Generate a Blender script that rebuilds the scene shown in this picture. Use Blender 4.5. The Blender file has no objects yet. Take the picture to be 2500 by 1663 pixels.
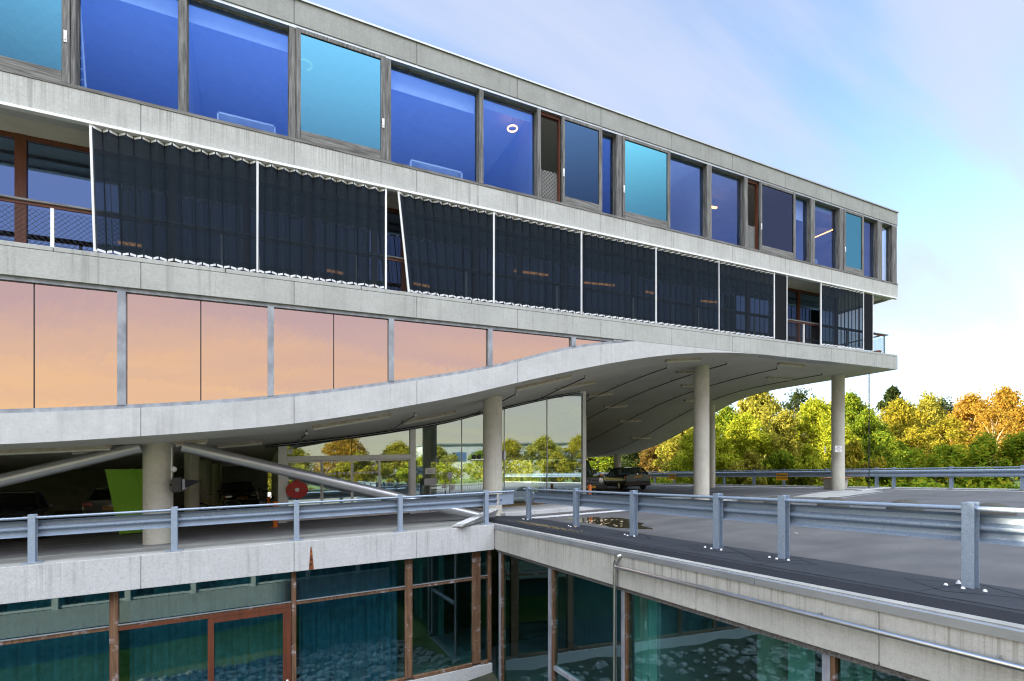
import bpy, math, random
import numpy as np
from mathutils import Vector, Matrix, Euler

R = random.Random(7)
C = bpy.context.scene.collection
sc = bpy.context.scene

# ------------------------------------------------------------------ camera
# The whole site climbs gently along X (the facade direction): z = nominal + K * x.
K = .03764
CA, SA, F, HOR = .8941, .4479, 1237.5, 1166.0      # yaw of the view, focal length and horizon in survey pixels
cam = bpy.data.cameras.new('camera'); co = bpy.data.objects.new('camera', cam); C.objects.link(co)
cam.sensor_width = 36; cam.lens = 36 * F / 2500; cam.shift_y = (HOR - 831.5) / 2500
cam.clip_start = .05; cam.clip_end = 6000
fw = Vector((SA, CA, 0)); co.matrix_world = Matrix((( CA, 0, -fw.x, 0), (-SA, 0, -fw.y, 0), (0, 1, 0, 0), (0, 0, 0, 1)))
sc.camera = co

# ------------------------------------------------------------------ world and sun
SUN_AZ = Vector((-.94, .34, 0)).normalized(); SUN_EL = math.radians(19.5)
w = bpy.data.worlds.new('World'); sc.world = w; w.use_nodes = True
nt = w.node_tree; N = nt.nodes; L = nt.links
for n in list(N): N.remove(n)
def wn(t, **kw):
    n = N.new(t)
    for k, v in kw.items(): setattr(n, k, v)
    return n
sky = wn('ShaderNodeTexSky', sky_type='NISHITA', sun_disc=False)
sky.sun_elevation = SUN_EL; sky.sun_rotation = math.atan2(SUN_AZ.x, SUN_AZ.y)
sky.air_density = 1.0; sky.dust_density = .6; sky.ozone_density = 1.6; sky.altitude = 0
tc = wn('ShaderNodeTexCoord'); sep = wn('ShaderNodeSeparateXYZ'); L.new(tc.outputs['Generated'], sep.inputs[0])
def math_(op, a, b=None, c=None):
    n = wn('ShaderNodeMath', operation=op)
    for i, v in enumerate((a, b, c)):
        if v is None: continue
        if isinstance(v, (int, float)): n.inputs[i].default_value = v
        else: L.new(v, n.inputs[i])
    return n.outputs[0]
def ramp_(f, pts):
    n = wn('ShaderNodeMapRange', interpolation_type='SMOOTHSTEP')
    L.new(f, n.inputs[0]); n.inputs[1].default_value, n.inputs[2].default_value = pts[0]; n.inputs[3].default_value, n.inputs[4].default_value = pts[1]
    return n.outputs[0]
def mix_(f, a, b):
    n = wn('ShaderNodeMix', data_type='RGBA')
    for i, v in ((0, f), (6, a), (7, b)):
        if isinstance(v, (int, float)): n.inputs[i].default_value = v
        elif isinstance(v, tuple): n.inputs[i].default_value = (*v, 1)
        else: L.new(v, n.inputs[i])
    return n.outputs[2]
X_, Y_, Z_ = sep.outputs
skys = wn('ShaderNodeVectorMath', operation='SCALE'); L.new(sky.outputs[0], skys.inputs[0]); skys.inputs['Scale'].default_value = 1.0
# clouds live in a plane overhead: direction / (z + offset)
den = math_('ADD', math_('MAXIMUM', Z_, 0.0), .22)
cmb = wn('ShaderNodeCombineXYZ'); L.new(math_('DIVIDE', X_, den), cmb.inputs[0]); L.new(math_('DIVIDE', Y_, den), cmb.inputs[1])
mp = wn('ShaderNodeMapping'); L.new(cmb.outputs[0], mp.inputs[0]); mp.inputs['Rotation'].default_value = (0, 0, math.radians(35)); mp.inputs['Scale'].default_value = (.42, 1.5, 1); mp.inputs['Location'].default_value = (1.3, .4, 0)
no = wn('ShaderNodeTexNoise'); L.new(mp.outputs[0], no.inputs['Vector']); no.inputs['Scale'].default_value = 1.6; no.inputs['Detail'].default_value = 6; no.inputs['Roughness'].default_value = .52; no.inputs['Distortion'].default_value = .5
cl = ramp_(no.outputs['Fac'], ((.40, .64), (.0, .82)))
lowband = ramp_(Z_, ((.02, .36), (1, 0)))
cl = math_('MAXIMUM', cl, math_('MULTIPLY', lowband, .74))
cl = math_('MULTIPLY', cl, ramp_(Z_, ((-.02, .02), (0, 1))))
lav = mix_(ramp_(Z_, ((.05, .40), (0, 1))), (2.02, 2.04, 2.14), (1.58, 1.72, 2.18))   # in the sky texture's own units
col = mix_(cl, skys.outputs[0], lav)
# evening sky the facade looks at: warm band low down, added facade fill light high up
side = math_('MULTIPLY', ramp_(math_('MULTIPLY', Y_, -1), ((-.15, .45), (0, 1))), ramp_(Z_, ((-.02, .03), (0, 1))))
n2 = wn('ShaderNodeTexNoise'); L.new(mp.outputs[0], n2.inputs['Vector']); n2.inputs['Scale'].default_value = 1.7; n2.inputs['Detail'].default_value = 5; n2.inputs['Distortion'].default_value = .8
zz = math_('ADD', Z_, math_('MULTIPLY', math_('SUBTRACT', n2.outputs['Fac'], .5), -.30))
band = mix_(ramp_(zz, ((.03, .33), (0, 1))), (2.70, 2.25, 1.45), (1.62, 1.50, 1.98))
fill_veil = mix_(ramp_(Z_, ((.42, .80), (0, 1))), band, (14.2, 15.2, 16.4))
col = mix_(math_('MULTIPLY', side, .95), col, fill_veil)
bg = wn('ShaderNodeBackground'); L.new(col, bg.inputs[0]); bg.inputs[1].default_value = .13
ow = wn('ShaderNodeOutputWorld'); L.new(bg.outputs[0], ow.inputs[0])

sl = bpy.data.lights.new('sun', 'SUN'); sl.energy = 5.0; sl.angle = math.radians(.5); sl.color = (1.0, .86, .62)
so = bpy.data.objects.new('sun', sl); C.objects.link(so)
sd = Vector((SUN_AZ.x * math.cos(SUN_EL), SUN_AZ.y * math.cos(SUN_EL), math.sin(SUN_EL)))
so.rotation_euler = sd.to_track_quat('Z', 'Y').to_euler(); so.location = (-60, 30, 60)
vs = sc.view_settings; vs.view_transform = 'Standard'; vs.look = 'None'; vs.gamma = 1; vs.exposure = 1.8; vs.use_curve_mapping = False
sc.cycles.max_bounces = 10; sc.cycles.transparent_max_bounces = 24; sc.cycles.caustics_reflective = False; sc.cycles.caustics_refractive = False
sc.cycles.use_denoising = True; sc.cycles.sample_clamp_indirect = 6; sc.cycles.filter_width = 1.15

# ------------------------------------------------------------------ survey helpers: a sight line cut with a plane of the site
def uX(px): return (px - 1250) / F
def fx(px, Y=13.5):                      # X where the sight line meets the vertical plane Y
    u = uX(px); return Y * (CA * u + SA) / (CA - SA * u)
def fz(px, py, Y=13.5):                  # nominal height there
    u = uX(px); D = Y / (CA - SA * u); return (HOR - py) / F * D - K * D * (CA * u + SA)
def ry(px, X):                           # Y where the sight line meets the plane X
    u = uX(px); return X * (CA - SA * u) / (CA * u + SA)
def rz(px, py, X):
    u = uX(px); D = X / (CA * u + SA); return (HOR - py) / F * D - K * X
def gr(px, py, zn=-1.6):                 # point on the sloping deck
    u = uX(px); cX = CA * u + SA; D = zn / ((HOR - py) / F - K * cX); return D * cX, D * (CA - SA * u)
def at(px, D):                           # plan position at view depth D
    u = uX(px); return D * (CA * u + SA), D * (CA - SA * u)

# ------------------------------------------------------------------ mesh helpers
class MB:
    def __init__(s): s.v = []; s.f = []
    def add(s, vs, fs):
        b = len(s.v); s.v += [tuple(p) for p in vs]; s.f += [tuple(i + b for i in f) for f in fs]; return s
    def box(s, x0, x1, y0, y1, z0, z1):
        return s.add([(x, y, z) for z in (z0, z1) for y in (y0, y1) for x in (x0, x1)], [(0, 2, 3, 1), (4, 5, 7, 6), (0, 1, 5, 4), (2, 6, 7, 3), (0, 4, 6, 2), (1, 3, 7, 5)])
    def prism(s, poly, y0, y1):          # polygon in X,Z pulled along Y
        n = len(poly); return s.add([(x, y0, z) for x, z in poly] + [(x, y1, z) for x, z in poly], [tuple(range(n)), tuple(range(2 * n - 1, n - 1, -1))] + [(i, i + n, (i + 1) % n + n, (i + 1) % n) for i in range(n)])
    def prism_x(s, poly, x0, x1):        # polygon in Y,Z pulled along X
        n = len(poly); return s.add([(x0, y, z) for y, z in poly] + [(x1, y, z) for y, z in poly], [tuple(range(n - 1, -1, -1)), tuple(range(n, 2 * n))] + [(i, (i + 1) % n, (i + 1) % n + n, i + n) for i in range(n)])
    def prism_z(s, poly, z0, z1):
        n = len(poly); return s.add([(x, y, z0) for x, y in poly] + [(x, y, z1) for x, y in poly], [tuple(range(n - 1, -1, -1)), tuple(range(n, 2 * n))] + [(i, (i + 1) % n, (i + 1) % n + n, i + n) for i in range(n)])
    def tube(s, pts, r, n=10, cap=True, r1=None):
        pts = [Vector(p) for p in pts]; rings = []; up = Vector((0, 0, 1))
        for i, p in enumerate(pts):
            t = (pts[min(i + 1, len(pts) - 1)] - pts[max(i - 1, 0)]).normalized()
            a = t.cross(up if abs(t.z) < .95 else Vector((1, 0, 0))).normalized(); b = t.cross(a)
            rr = r if r1 is None else r + (r1 - r) * i / (len(pts) - 1)
            rings.append([p + a * math.cos(k * math.tau / n) * rr + b * math.sin(k * math.tau / n) * rr for k in range(n)])
        fs = [(i * n + k, i * n + (k + 1) % n, (i + 1) * n + (k + 1) % n, (i + 1) * n + k) for i in range(len(pts) - 1) for k in range(n)]
        if cap: fs += [tuple(range(n - 1, -1, -1)), tuple(range((len(pts) - 1) * n, len(pts) * n))]
        return s.add([p for r_ in rings for p in r_], fs)
    def lathe(s, prof, c=(0, 0, 0), n=24):   # (r, z) pairs
        vs = [(c[0] + r * math.cos(k * math.tau / n), c[1] + r * math.sin(k * math.tau / n), c[2] + z) for r, z in prof for k in range(n)]
        m = len(prof); fs = [(i * n + k, i * n + (k + 1) % n, (i + 1) * n + (k + 1) % n, (i + 1) * n + k) for i in range(m - 1) for k in range(n)]
        return s.add(vs, fs + [tuple(range(n - 1, -1, -1)), tuple(range((m - 1) * n, m * n))])
    def ball(s, c, r, n=8, m=5):
        prof = [(max(1e-4, math.sin(i * math.pi / m)) * r, -math.cos(i * math.pi / m) * r) for i in range(m + 1)]
        return s.lathe(prof, c, n)
    def quad(s, a, b, c, d): return s.add([a, b, c, d], [(0, 1, 2, 3)])
    def xf(s, m):
        s.v = [tuple(m @ Vector(p)) for p in s.v]; return s

ORG = {}
def tag(o, label=None, cat=None, group=None, kind=None):
    for k, v in (('label', label), ('category', cat), ('group', group), ('kind', kind)):
        if v: o[k] = v
    return o
def build(mb, name, mat, parent=None, site=True, smooth=False, bevel=0):
    org = ORG.get(parent.name, (0, 0, 0)) if parent else (0, 0, 0)
    v = np.array(mb.v, dtype=np.float32).reshape(-1, 3)
    if site:
        v = v.copy(); v[:, 2] += K * v[:, 0]; v -= np.array(org, dtype=np.float32)
    me = bpy.data.meshes.new(name); me.from_pydata([tuple(map(float, p)) for p in v], [], mb.f); me.update()
    if smooth:
        me.polygons.foreach_set('use_smooth', [True] * len(me.polygons)); me.set_sharp_from_angle(angle=math.radians(38))
    me.materials.append(mat); o = bpy.data.objects.new(name, me); C.objects.link(o)
    if parent: o.parent = parent
    ORG[o.name] = org if site else (0, 0, 0)
    if bevel:
        b = o.modifiers.new('bevel', 'BEVEL'); b.width = bevel; b.segments = 1; b.limit_method = 'ANGLE'
    return o
def thing(name, label, cat, loc=(0, 0, 0), rz_=0, group=None, tilt=False):
    """Empty at the thing's base; loc z is nominal, the slope is added here."""
    o = bpy.data.objects.new(name, None); C.objects.link(o); l = (loc[0], loc[1], loc[2] + K * loc[0])
    o.location = l; e = Euler((0, 0, rz_)).to_matrix()
    if tilt: e = Euler((0, -math.atan(K), 0)).to_matrix() @ e
    o.rotation_euler = e.to_euler(); o.empty_display_size = .2; ORG[o.name] = l
    return tag(o, label, cat, group)
def copy_tree(o, parent=None):
    c = o.copy(); C.objects.link(c); ORG[c.name] = ORG.get(o.name, (0, 0, 0))
    if parent: c.parent = parent
    for ch in list(o.children): copy_tree(ch, c)
    return c
def text_mb(s, size, extr=.002):
    cu = bpy.data.curves.new('t', 'FONT'); cu.body = s; cu.size = size; cu.align_x = 'CENTER'; cu.align_y = 'CENTER'; cu.extrude = extr; cu.resolution_u = 2
    ob = bpy.data.objects.new('t', cu); C.objects.link(ob); dg = bpy.context.evaluated_depsgraph_get()
    me = bpy.data.meshes.new_from_object(ob.evaluated_get(dg)); mb = MB(); mb.add([v.co for v in me.vertices], [tuple(p.vertices) for p in me.polygons])
    bpy.data.objects.remove(ob); bpy.data.curves.remove(cu); bpy.data.meshes.remove(me); return mb

# ------------------------------------------------------------------ materials
def newmat(name):
    m = bpy.data.materials.new(name); m.use_nodes = True; n = m.node_tree; n.nodes.clear()
    out = n.nodes.new('ShaderNodeOutputMaterial'); return m, n, out
class NT:
    def __init__(s, name): s.m, s.t, s.out = newmat(name)
    def n(s, t, **kw):
        q = s.t.nodes.new(t)
        for k, v in kw.items(): setattr(q, k, v)
        return q
    def set(s, node, key, v):
        i = node.inputs[key]
        if isinstance(v, bpy.types.NodeSocket): s.t.links.new(v, i)
        elif isinstance(v, tuple) and len(v) == 3 and i.type == 'RGBA': i.default_value = (*v, 1)
        else: i.default_value = v
    def pos(s, scale=(1, 1, 1), obj=False):
        g = s.n('ShaderNodeTexCoord').outputs['Object'] if obj else s.n('ShaderNodeNewGeometry').outputs['Position']
        m = s.n('ShaderNodeMapping'); s.set(m, 'Vector', g); m.inputs['Scale'].default_value = scale; return m.outputs[0]
    def noise(s, vec, scale, detail=4, rough=.55, dist=0):
        q = s.n('ShaderNodeTexNoise'); s.set(q, 'Vector', vec); s.set(q, 'Scale', scale); s.set(q, 'Detail', detail); s.set(q, 'Roughness', rough); s.set(q, 'Distortion', dist); return q.outputs['Fac']
    def rng(s, f, a, b, c=0., d=1.):
        q = s.n('ShaderNodeMapRange'); s.set(q, 0, f)
        for i, v in enumerate((a, b, c, d)): q.inputs[i + 1].default_value = v
        return q.outputs[0]
    def mix(s, f, a, b, mode='MIX'):
        q = s.n('ShaderNodeMix', data_type='RGBA', blend_type=mode); s.set(q, 0, f); s.set(q, 6, a); s.set(q, 7, b); return q.outputs[2]
    def mul(s, a, b):
        q = s.n('ShaderNodeMath', operation='MULTIPLY'); s.set(q, 0, a); s.set(q, 1, b); return q.outputs[0]
    def bump(s, h, st=.2, dist=.01):
        q = s.n('ShaderNodeBump'); s.set(q, 'Height', h); s.set(q, 'Strength', st); s.set(q, 'Distance', dist); return q.outputs[0]
    def pbr(s, col, rough=.6, metal=0., normal=None, **kw):
        b = s.n('ShaderNodeBsdfPrincipled'); s.set(b, 'Base Color', col); s.set(b, 'Roughness', rough); s.set(b, 'Metallic', metal)
        if normal is not None: s.set(b, 'Normal', normal)
        for k, v in kw.items(): s.set(b, k, v)
        s.t.links.new(b.outputs[0], s.out.inputs[0]); return s.m

def concrete(name, base, streak=.5, pit=.5, scale=1., dirt=(.17, .17, .15), dark=.75, drip=None):
    t = NT(name); p = t.pos()
    big = t.noise(p, .8 * scale, 5, .6); mid = t.noise(p, 5 * scale, 6, .65); fine = t.noise(p, 55, 3, .7)
    c = t.mix(t.rng(big, .3, .7), tuple(x * dark for x in base), base)
    c = t.mix(t.mul(t.rng(mid, .35, .75), .35), c, tuple(min(1, x * 1.25) for x in base))
    st = t.noise(t.pos((7, 7, .22)), 1.6, 5, .6); st2 = t.noise(t.pos((1.4, 1.4, .7)), 1, 3)
    c = t.mix(t.mul(t.mul(t.rng(st, .52, .70), t.rng(st2, .35, .62)), streak), c, dirt)
    lt = t.noise(t.pos((11, 11, .16)), 1.3, 4, .6)
    c = t.mix(t.mul(t.rng(lt, .60, .70), .35 * streak), c, tuple(min(1, x * 1.5) for x in base))
    v = t.n('ShaderNodeTexVoronoi'); t.set(v, 'Vector', p); t.set(v, 'Scale', 26.); cl = t.noise(p, 2.2, 3)
    c = t.mix(t.mul(t.mul(t.rng(v.outputs['Distance'], .16, .05), t.rng(cl, .42, .6)), pit), c, tuple(x * .35 for x in base))
    c = t.mix(t.mul(t.rng(fine, .40, .62, 1, 0), .30 * (pit + .3)), c, tuple(x * .55 for x in base))
    blot = t.noise(p, 14, 5, .75); c = t.mix(t.mul(t.rng(blot, .50, .66), .45 * (pit + .2)), c, tuple(x * .60 for x in base))
    if drip:                                       # run-off stains hanging from the upper edge (height above the sloping site)
        sx = t.n('ShaderNodeSeparateXYZ'); t.set(sx, 0, t.n('ShaderNodeNewGeometry').outputs['Position']); h = t.n('ShaderNodeMath', operation='MULTIPLY_ADD'); t.set(h, 0, sx.outputs[0]); t.set(h, 1, -K); t.set(h, 2, sx.outputs[2])
        d1 = t.noise(t.pos((16, 16, .12)), 1.7, 5, .6); d2 = t.noise(t.pos((.9, .9, .1)), 1., 2)
        k_ = t.n('ShaderNodeMath', operation='SUBTRACT'); t.set(k_, 0, h.outputs[0]); t.set(k_, 1, drip - .62)
        run = t.mul(t.rng(k_.outputs[0], .0, .55), t.mul(t.rng(d1, .50, .62), t.rng(d2, .30, .55))); c = t.mix(t.mul(run, .50), c, dirt)
    return t.pbr(c, .88, 0, t.bump(t.noise(p, 30, 5, .7), .3, .008))
def simple(name, c1, c2, scale=8, rough=.6, metal=0., stretch=(1, 1, 1), bump=0., obj=False, detail=4, lo=.35, hi=.65, **kw):
    t = NT(name); p = t.pos(stretch, obj); n = t.noise(p, scale, detail)
    return t.pbr(t.mix(t.rng(n, lo, hi), c1, c2), rough, metal, t.bump(n, bump, .01) if bump else None, **kw)
def glassy(name, refl, trans, fac, rough=.015, wave=0., wscale=3., grazing=.35, wst=(1, 1, 1)):
    """coated glass: a tinted mirror layer over a tinted clear layer; more mirror at a glancing angle"""
    t = NT(name); g = t.n('ShaderNodeBsdfGlossy'); t.set(g, 'Color', refl); t.set(g, 'Roughness', rough)
    if wave: t.set(g, 'Normal', t.bump(t.noise(t.pos(wst), wscale, 2), wave, .02))
    tr = t.n('ShaderNodeBsdfTransparent'); t.set(tr, 'Color', trans); lw = t.n('ShaderNodeLayerWeight'); t.set(lw, 'Blend', .25)
    f = t.n('ShaderNodeMath', operation='MULTIPLY_ADD', use_clamp=True); t.set(f, 0, lw.outputs['Fresnel']); t.set(f, 1, grazing); t.set(f, 2, fac)
    bk = t.n('ShaderNodeNewGeometry').outputs['Backfacing']; inv = t.n('ShaderNodeMath', operation='SUBTRACT'); t.set(inv, 0, 1.); t.set(inv, 1, bk)
    t.set(tr, 'Color', t.mix(bk, trans, (1., 1., 1.)))
    mx = t.n('ShaderNodeMixShader'); t.set(mx, 0, t.mul(f.outputs[0], inv.outputs[0])); t.t.links.new(tr.outputs[0], mx.inputs[1]); t.t.links.new(g.outputs[0], mx.inputs[2]); t.t.links.new(mx.outputs[0], t.out.inputs[0]); return t.m
def emit(name, col, st):
    t = NT(name); e = t.n('ShaderNodeEmission'); t.set(e, 'Color', col); t.set(e, 'Strength', st); t.t.links.new(e.outputs[0], t.out.inputs[0]); return t.m
def leafmat(name, cols, trl=.45):
    t = NT(name); r = t.n('ShaderNodeNewGeometry').outputs['Random Per Island']; cr = t.n('ShaderNodeValToRGB'); t.set(cr, 0, r)
    el = cr.color_ramp.elements
    while len(el) < len(cols): el.new(.5)
    for i, c in enumerate(cols): el[i].position = i / (len(cols) - 1); el[i].color = (*c, 1)
    d = t.n('ShaderNodeBsdfDiffuse'); t.set(d, 'Color', cr.outputs[0]); tl = t.n('ShaderNodeBsdfTranslucent'); t.set(tl, 'Color', cr.outputs[0])
    m = t.n('ShaderNodeMixShader'); t.set(m, 0, trl); t.t.links.new(d.outputs[0], m.inputs[1]); t.t.links.new(tl.outputs[0], m.inputs[2]); t.t.links.new(m.outputs[0], t.out.inputs[0]); return t.m
def flakywood(name):
    t = NT(name); p = t.pos((9, 9, .6)); q = t.pos((.9, .9, 9)); n = t.noise(p, 2.2, 6, .7); n2 = t.noise(t.pos(), 3.5, 6, .7)
    c = t.mix(t.rng(n, .4, .62), (.085, .040, .020), (.19, .105, .055)); c = t.mix(t.rng(n2, .56, .66), c, (.36, .34, .36))
    return t.pbr(c, .75, 0, t.bump(n2, .4, .006))

M = {}
M['con_light'] = concrete('concrete_light', (.56, .57, .58), .28, .4)
M['con_band'] = concrete('concrete_band', (.53, .535, .53), .6, .8, drip=8.22)
M['con_roof'] = concrete('concrete_roof_edge', (.36, .37, .365), .5, .95, dark=.68)
M['con_slab'] = concrete('concrete_slab_edge', (.46, .47, .455), .6, .85, dark=.78)
M['con_court'] = concrete('concrete_courtyard', (.55, .56, .57), .55, 1.0, dark=.86)
M['con_parapet'] = concrete('concrete_parapet', (.58, .575, .53), .4, .7, dirt=(.15, .125, .07), drip=-1.70)
M['con_soffit'] = concrete('concrete_soffit', (.68, .65, .575), .1, .3, .6, dark=.8)
M['con_col'] = concrete('concrete_column', (.63, .61, .53), .25, .55)
M['con_dome'] = concrete('concrete_dome', (.085, .082, .068), .1, 1.0, 3)
M['con_deck'] = simple('deck_concrete', (.27, .275, .265), (.36, .36, .345), 1.2, .85, stretch=(1, 2.5, 1), bump=.15, detail=7)
M['asphalt'] = simple('asphalt', (.058, .058, .062), (.112, .108, .108), .7, .8, stretch=(1, 1.6, 1), bump=.2, detail=12, lo=.3, hi=.7)
M['garage'] = simple('garage_floor', (.17, .175, .18), (.25, .25, .25), 1.2, .7, detail=6)
t = NT('bitumen'); n = t.noise(t.pos(), 180, 2, .8); n2 = t.noise(t.pos(), 1.5, 4)
M['bitumen'] = t.pbr(t.mix(t.rng(n, .55, .75), t.mix(n2, (.009, .012, .019), (.018, .022, .032)), (.07, .08, .10)), .8, 0, t.bump(n, .6, .004))
M['seam'] = simple('bitumen_seam', (.012, .013, .016), (.02, .02, .024), 20, .6)
t = NT('galvanised_steel'); v = t.n('ShaderNodeTexVoronoi'); t.set(v, 'Vector', t.pos()); t.set(v, 'Scale', 48.); n = t.noise(t.pos(), 4, 6, .7)
M['galv'] = t.pbr(t.mix(t.rng(n, .35, .7), t.mix(v.outputs['Color'], (.22, .28, .37), (.36, .44, .55)), (.30, .375, .48)), t.rng(n, .3, .7, .42, .58), .38, t.bump(n, .15, .01))
M['steel'] = simple('stainless_steel', (.55, .56, .58), (.63, .64, .66), 3, .28, 1.0, (1, 1, 1))
M['tube'] = simple('silver_painted_tube', (.42, .43, .45), (.47, .48, .50), 2, .36, .75)
M['alu'] = simple('aluminium_trim', (.34, .36, .39), (.42, .44, .47), 2, .42, .6)
M['white'] = simple('white_paint', (.74, .75, .78), (.82, .82, .84), 3, .45)
M['offwhite'] = simple('grey_white_frame', (.70, .71, .72), (.78, .79, .8), 3, .45)
t = NT('weathered_wood'); n = t.noise(t.pos((14, 14, .8)), 2.0, 7, .65); n2 = t.noise(t.pos(), 2, 3)
M['wood'] = t.pbr(t.mix(t.rng(n, .35, .68), (.06, .058, .058), t.mix(n2, (.20, .197, .197), (.29, .287, .29))), .85, 0, t.bump(n, .4, .006))
t = NT('weathered_rail_wood'); n = t.noise(t.pos((.8, 14, 14)), 2.0, 7, .65)
M['woodh'] = t.pbr(t.mix(t.rng(n, .35, .68), (.07, .066, .064), (.26, .255, .255)), .85, 0, t.bump(n, .4, .006))
M['bluewood'] = simple('grey_painted_wood', (.20, .215, .25), (.34, .36, .40), 5, .7, stretch=(1, 1, .5), detail=7)
M['brown'] = simple('brown_door_wood', (.085, .022, .010), (.13, .036, .014), 3, .5, stretch=(9, 9, .5))
M['flaky'] = flakywood('peeling_wood')
M['black'] = simple('black_paint', (.012, .012, .014), (.02, .02, .022), 5, .4)
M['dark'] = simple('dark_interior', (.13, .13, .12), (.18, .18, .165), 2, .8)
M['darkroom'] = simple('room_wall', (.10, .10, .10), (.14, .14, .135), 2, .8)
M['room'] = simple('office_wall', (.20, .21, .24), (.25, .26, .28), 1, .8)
M['hall'] = simple('hall_wall_paint', (.62, .64, .56), (.70, .71, .63), 1, .8)
M['blind'] = simple('roller_blind', (.72, .74, .76), (.78, .8, .82), 4, .8)
M['green'] = simple('green_wall_paint', (.20, .46, .02), (.23, .52, .028), 1.2, .6)
M['orange'] = simple('orange_bollard_paint', (.78, .17, .01), (.86, .21, .015), 4, .4)
M['red'] = simple('red_sign', (.45, .01, .008), (.5, .014, .01), 4, .4)
M['yellow'] = simple('yellow_sign', (.95, .46, .015), (.97, .5, .02), 4, .5)
M['plate'] = simple('yellow_number_plate', (.85, .42, .01), (.88, .45, .015), 4, .4)
M['paper'] = simple('paper', (.72, .73, .74), (.78, .79, .8), 6, .7)
M['poster'] = simple('blue_poster', (.04, .16, .24), (.45, .55, .6), 9, .5, lo=.48, hi=.6)
M['sticker'] = simple('lilac_sticker', (.62, .60, .72), (.68, .66, .76), 6, .6)
M['bluesign'] = simple('blue_sticker', (.03, .10, .45), (.05, .14, .5), 6, .5)
M['rust'] = simple('rust', (.035, .012, .006), (.30, .09, .02), 14, .9)
M['terracotta'] = simple('terracotta', (.22, .065, .035), (.28, .085, .045), 8, .8)
M['mat'] = simple('door_mat', (.20, .14, .055), (.27, .19, .08), 6, .9)
M['marking'] = simple('white_marking', (.36, .37, .38), (.48, .49, .50), 5, .7)
M['stairwood'] = simple('stair_wood', (.20, .11, .04), (.27, .15, .06), 2, .5, stretch=(1, 1, 8))
M['boxwood'] = simple('planter_lid_wood', (.40, .19, .08), (.48, .24, .10), 3, .6)
M['beige'] = simple('beige_box', (.42, .39, .33), (.48, .45, .38), 3, .7)
M['rubber'] = simple('tyre_rubber', (.012, .012, .012), (.02, .02, .02), 9, .85, obj=True)
M['rim'] = simple('alloy_rim', (.4, .4, .42), (.5, .5, .52), 9, .35, .8, obj=True)
M['lampglass'] = simple('clear_lamp', (.62, .63, .62), (.85, .86, .84), 30, .12, .4, obj=True, lo=.42, hi=.58)
M['redlamp'] = simple('red_lamp', (.5, .012, .01), (.6, .02, .015), 9, .15, obj=True)
M['amberlamp'] = simple('amber_lamp', (.8, .22, .02), (.85, .26, .03), 9, .15, obj=True)
M['chrome'] = simple('chrome', (.7, .7, .72), (.75, .75, .77), 9, .12, 1.0, obj=True)
def paint(name, c): return simple(name, c, tuple(x * 1.15 for x in c), 2, .22, .0, obj=True, **{'Coat Weight': .8, 'Coat Roughness': .05})
M['car_green'] = paint('dark_green_car_paint', (.03, .055, .05)); M['car_olive'] = paint('olive_car_paint', (.040, .055, .025))
M['car_blue'] = paint('dark_blue_car_paint', (.02, .032, .048)); M['car_silver'] = paint('silver_car_paint', (.22, .23, .22)); M['car_black'] = paint('black_car_paint', (.016, .017, .020))
M['carglass'] = glassy('car_glass', (.7, .8, .85), (.10, .12, .12), .10, grazing=.9)
M['gl_blue'] = glassy('blue_coated_glass', (.070, .180, .66), (.70, .85, 1.0), .27, wave=.05, wscale=.8)
M['gl_violet'] = glassy('violet_coated_glass', (.27, .46, 1.0), (.66, .78, 1.0), .28, wave=.05, wscale=.8)
M['gl_cyan'] = glassy('turquoise_glass', (.062, .185, .27), (.05, .3, .4), .85, wave=.035, wscale=7., wst=(2, 2, .8))
M['gl_aqua'] = glassy('aqua_glass', (.115, .40, .49), (.05, .3, .4), .85, wave=.035, wscale=7., wst=(2, 2, .8))
M['gl_slate'] = glassy('slate_blue_glass', (.045, .09, .17), (.05, .1, .2), .75)
M['gl_grey'] = glassy('smoke_grey_glass', (.08, .105, .16), (.06, .08, .12), .75)
M['gl_pale'] = glassy('pale_glass', (.5, .6, .8), (.8, .9, 1), .45)
M['gl_pink'] = glassy('rose_gold_glass', (.80, .58, .46), (.3, .1, .05), .92, rough=.03, wave=.10, wscale=5., wst=(1, 1, .4))
M['gl_dark'] = glassy('dark_terrace_glass', (.32, .54, .95), (.45, .5, .5), .50, wave=.03, wscale=1.)
M['gl_hall'] = glassy('hall_glass', (.74, .92, 1.0), (.82, .92, .82), .46, wave=.025, wscale=.8)
M['gl_court'] = glassy('green_courtyard_glass', (.42, .62, .70), (.42, .78, .74), .24, wave=.02, wscale=1.)
t = NT('sunscreen_mesh'); d = t.n('ShaderNodeBsdfDiffuse'); t.set(d, 'Color', (.022, .030, .042)); tr = t.n('ShaderNodeBsdfTransparent'); t.set(tr, 'Color', (.9, .95, 1.0)); mx = t.n('ShaderNodeMixShader')
t.set(mx, 0, .80); t.t.links.new(tr.outputs[0], mx.inputs[1]); t.t.links.new(d.outputs[0], mx.inputs[2]); t.t.links.new(mx.outputs[0], t.out.inputs[0]); M['mesh'] = t.m
t = NT('sunscreen_folded'); M['folded'] = t.pbr((.012, .015, .02), .9)
t = NT('curtain_cloth'); d = t.n('ShaderNodeBsdfDiffuse'); t.set(d, 'Color', (.66, .86, .80)); tl = t.n('ShaderNodeBsdfTranslucent'); t.set(tl, 'Color', (.66, .86, .80)); mx = t.n('ShaderNodeMixShader'); t.set(mx, 0, .4)
t.t.links.new(d.outputs[0], mx.inputs[1]); t.t.links.new(tl.outputs[0], mx.inputs[2]); t.t.links.new(mx.outputs[0], t.out.inputs[0]); M['cloth'] = t.m
M['bluecloth'] = simple('blue_curtain', (.025, .085, .16), (.05, .13, .22), 5, .9)
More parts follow.
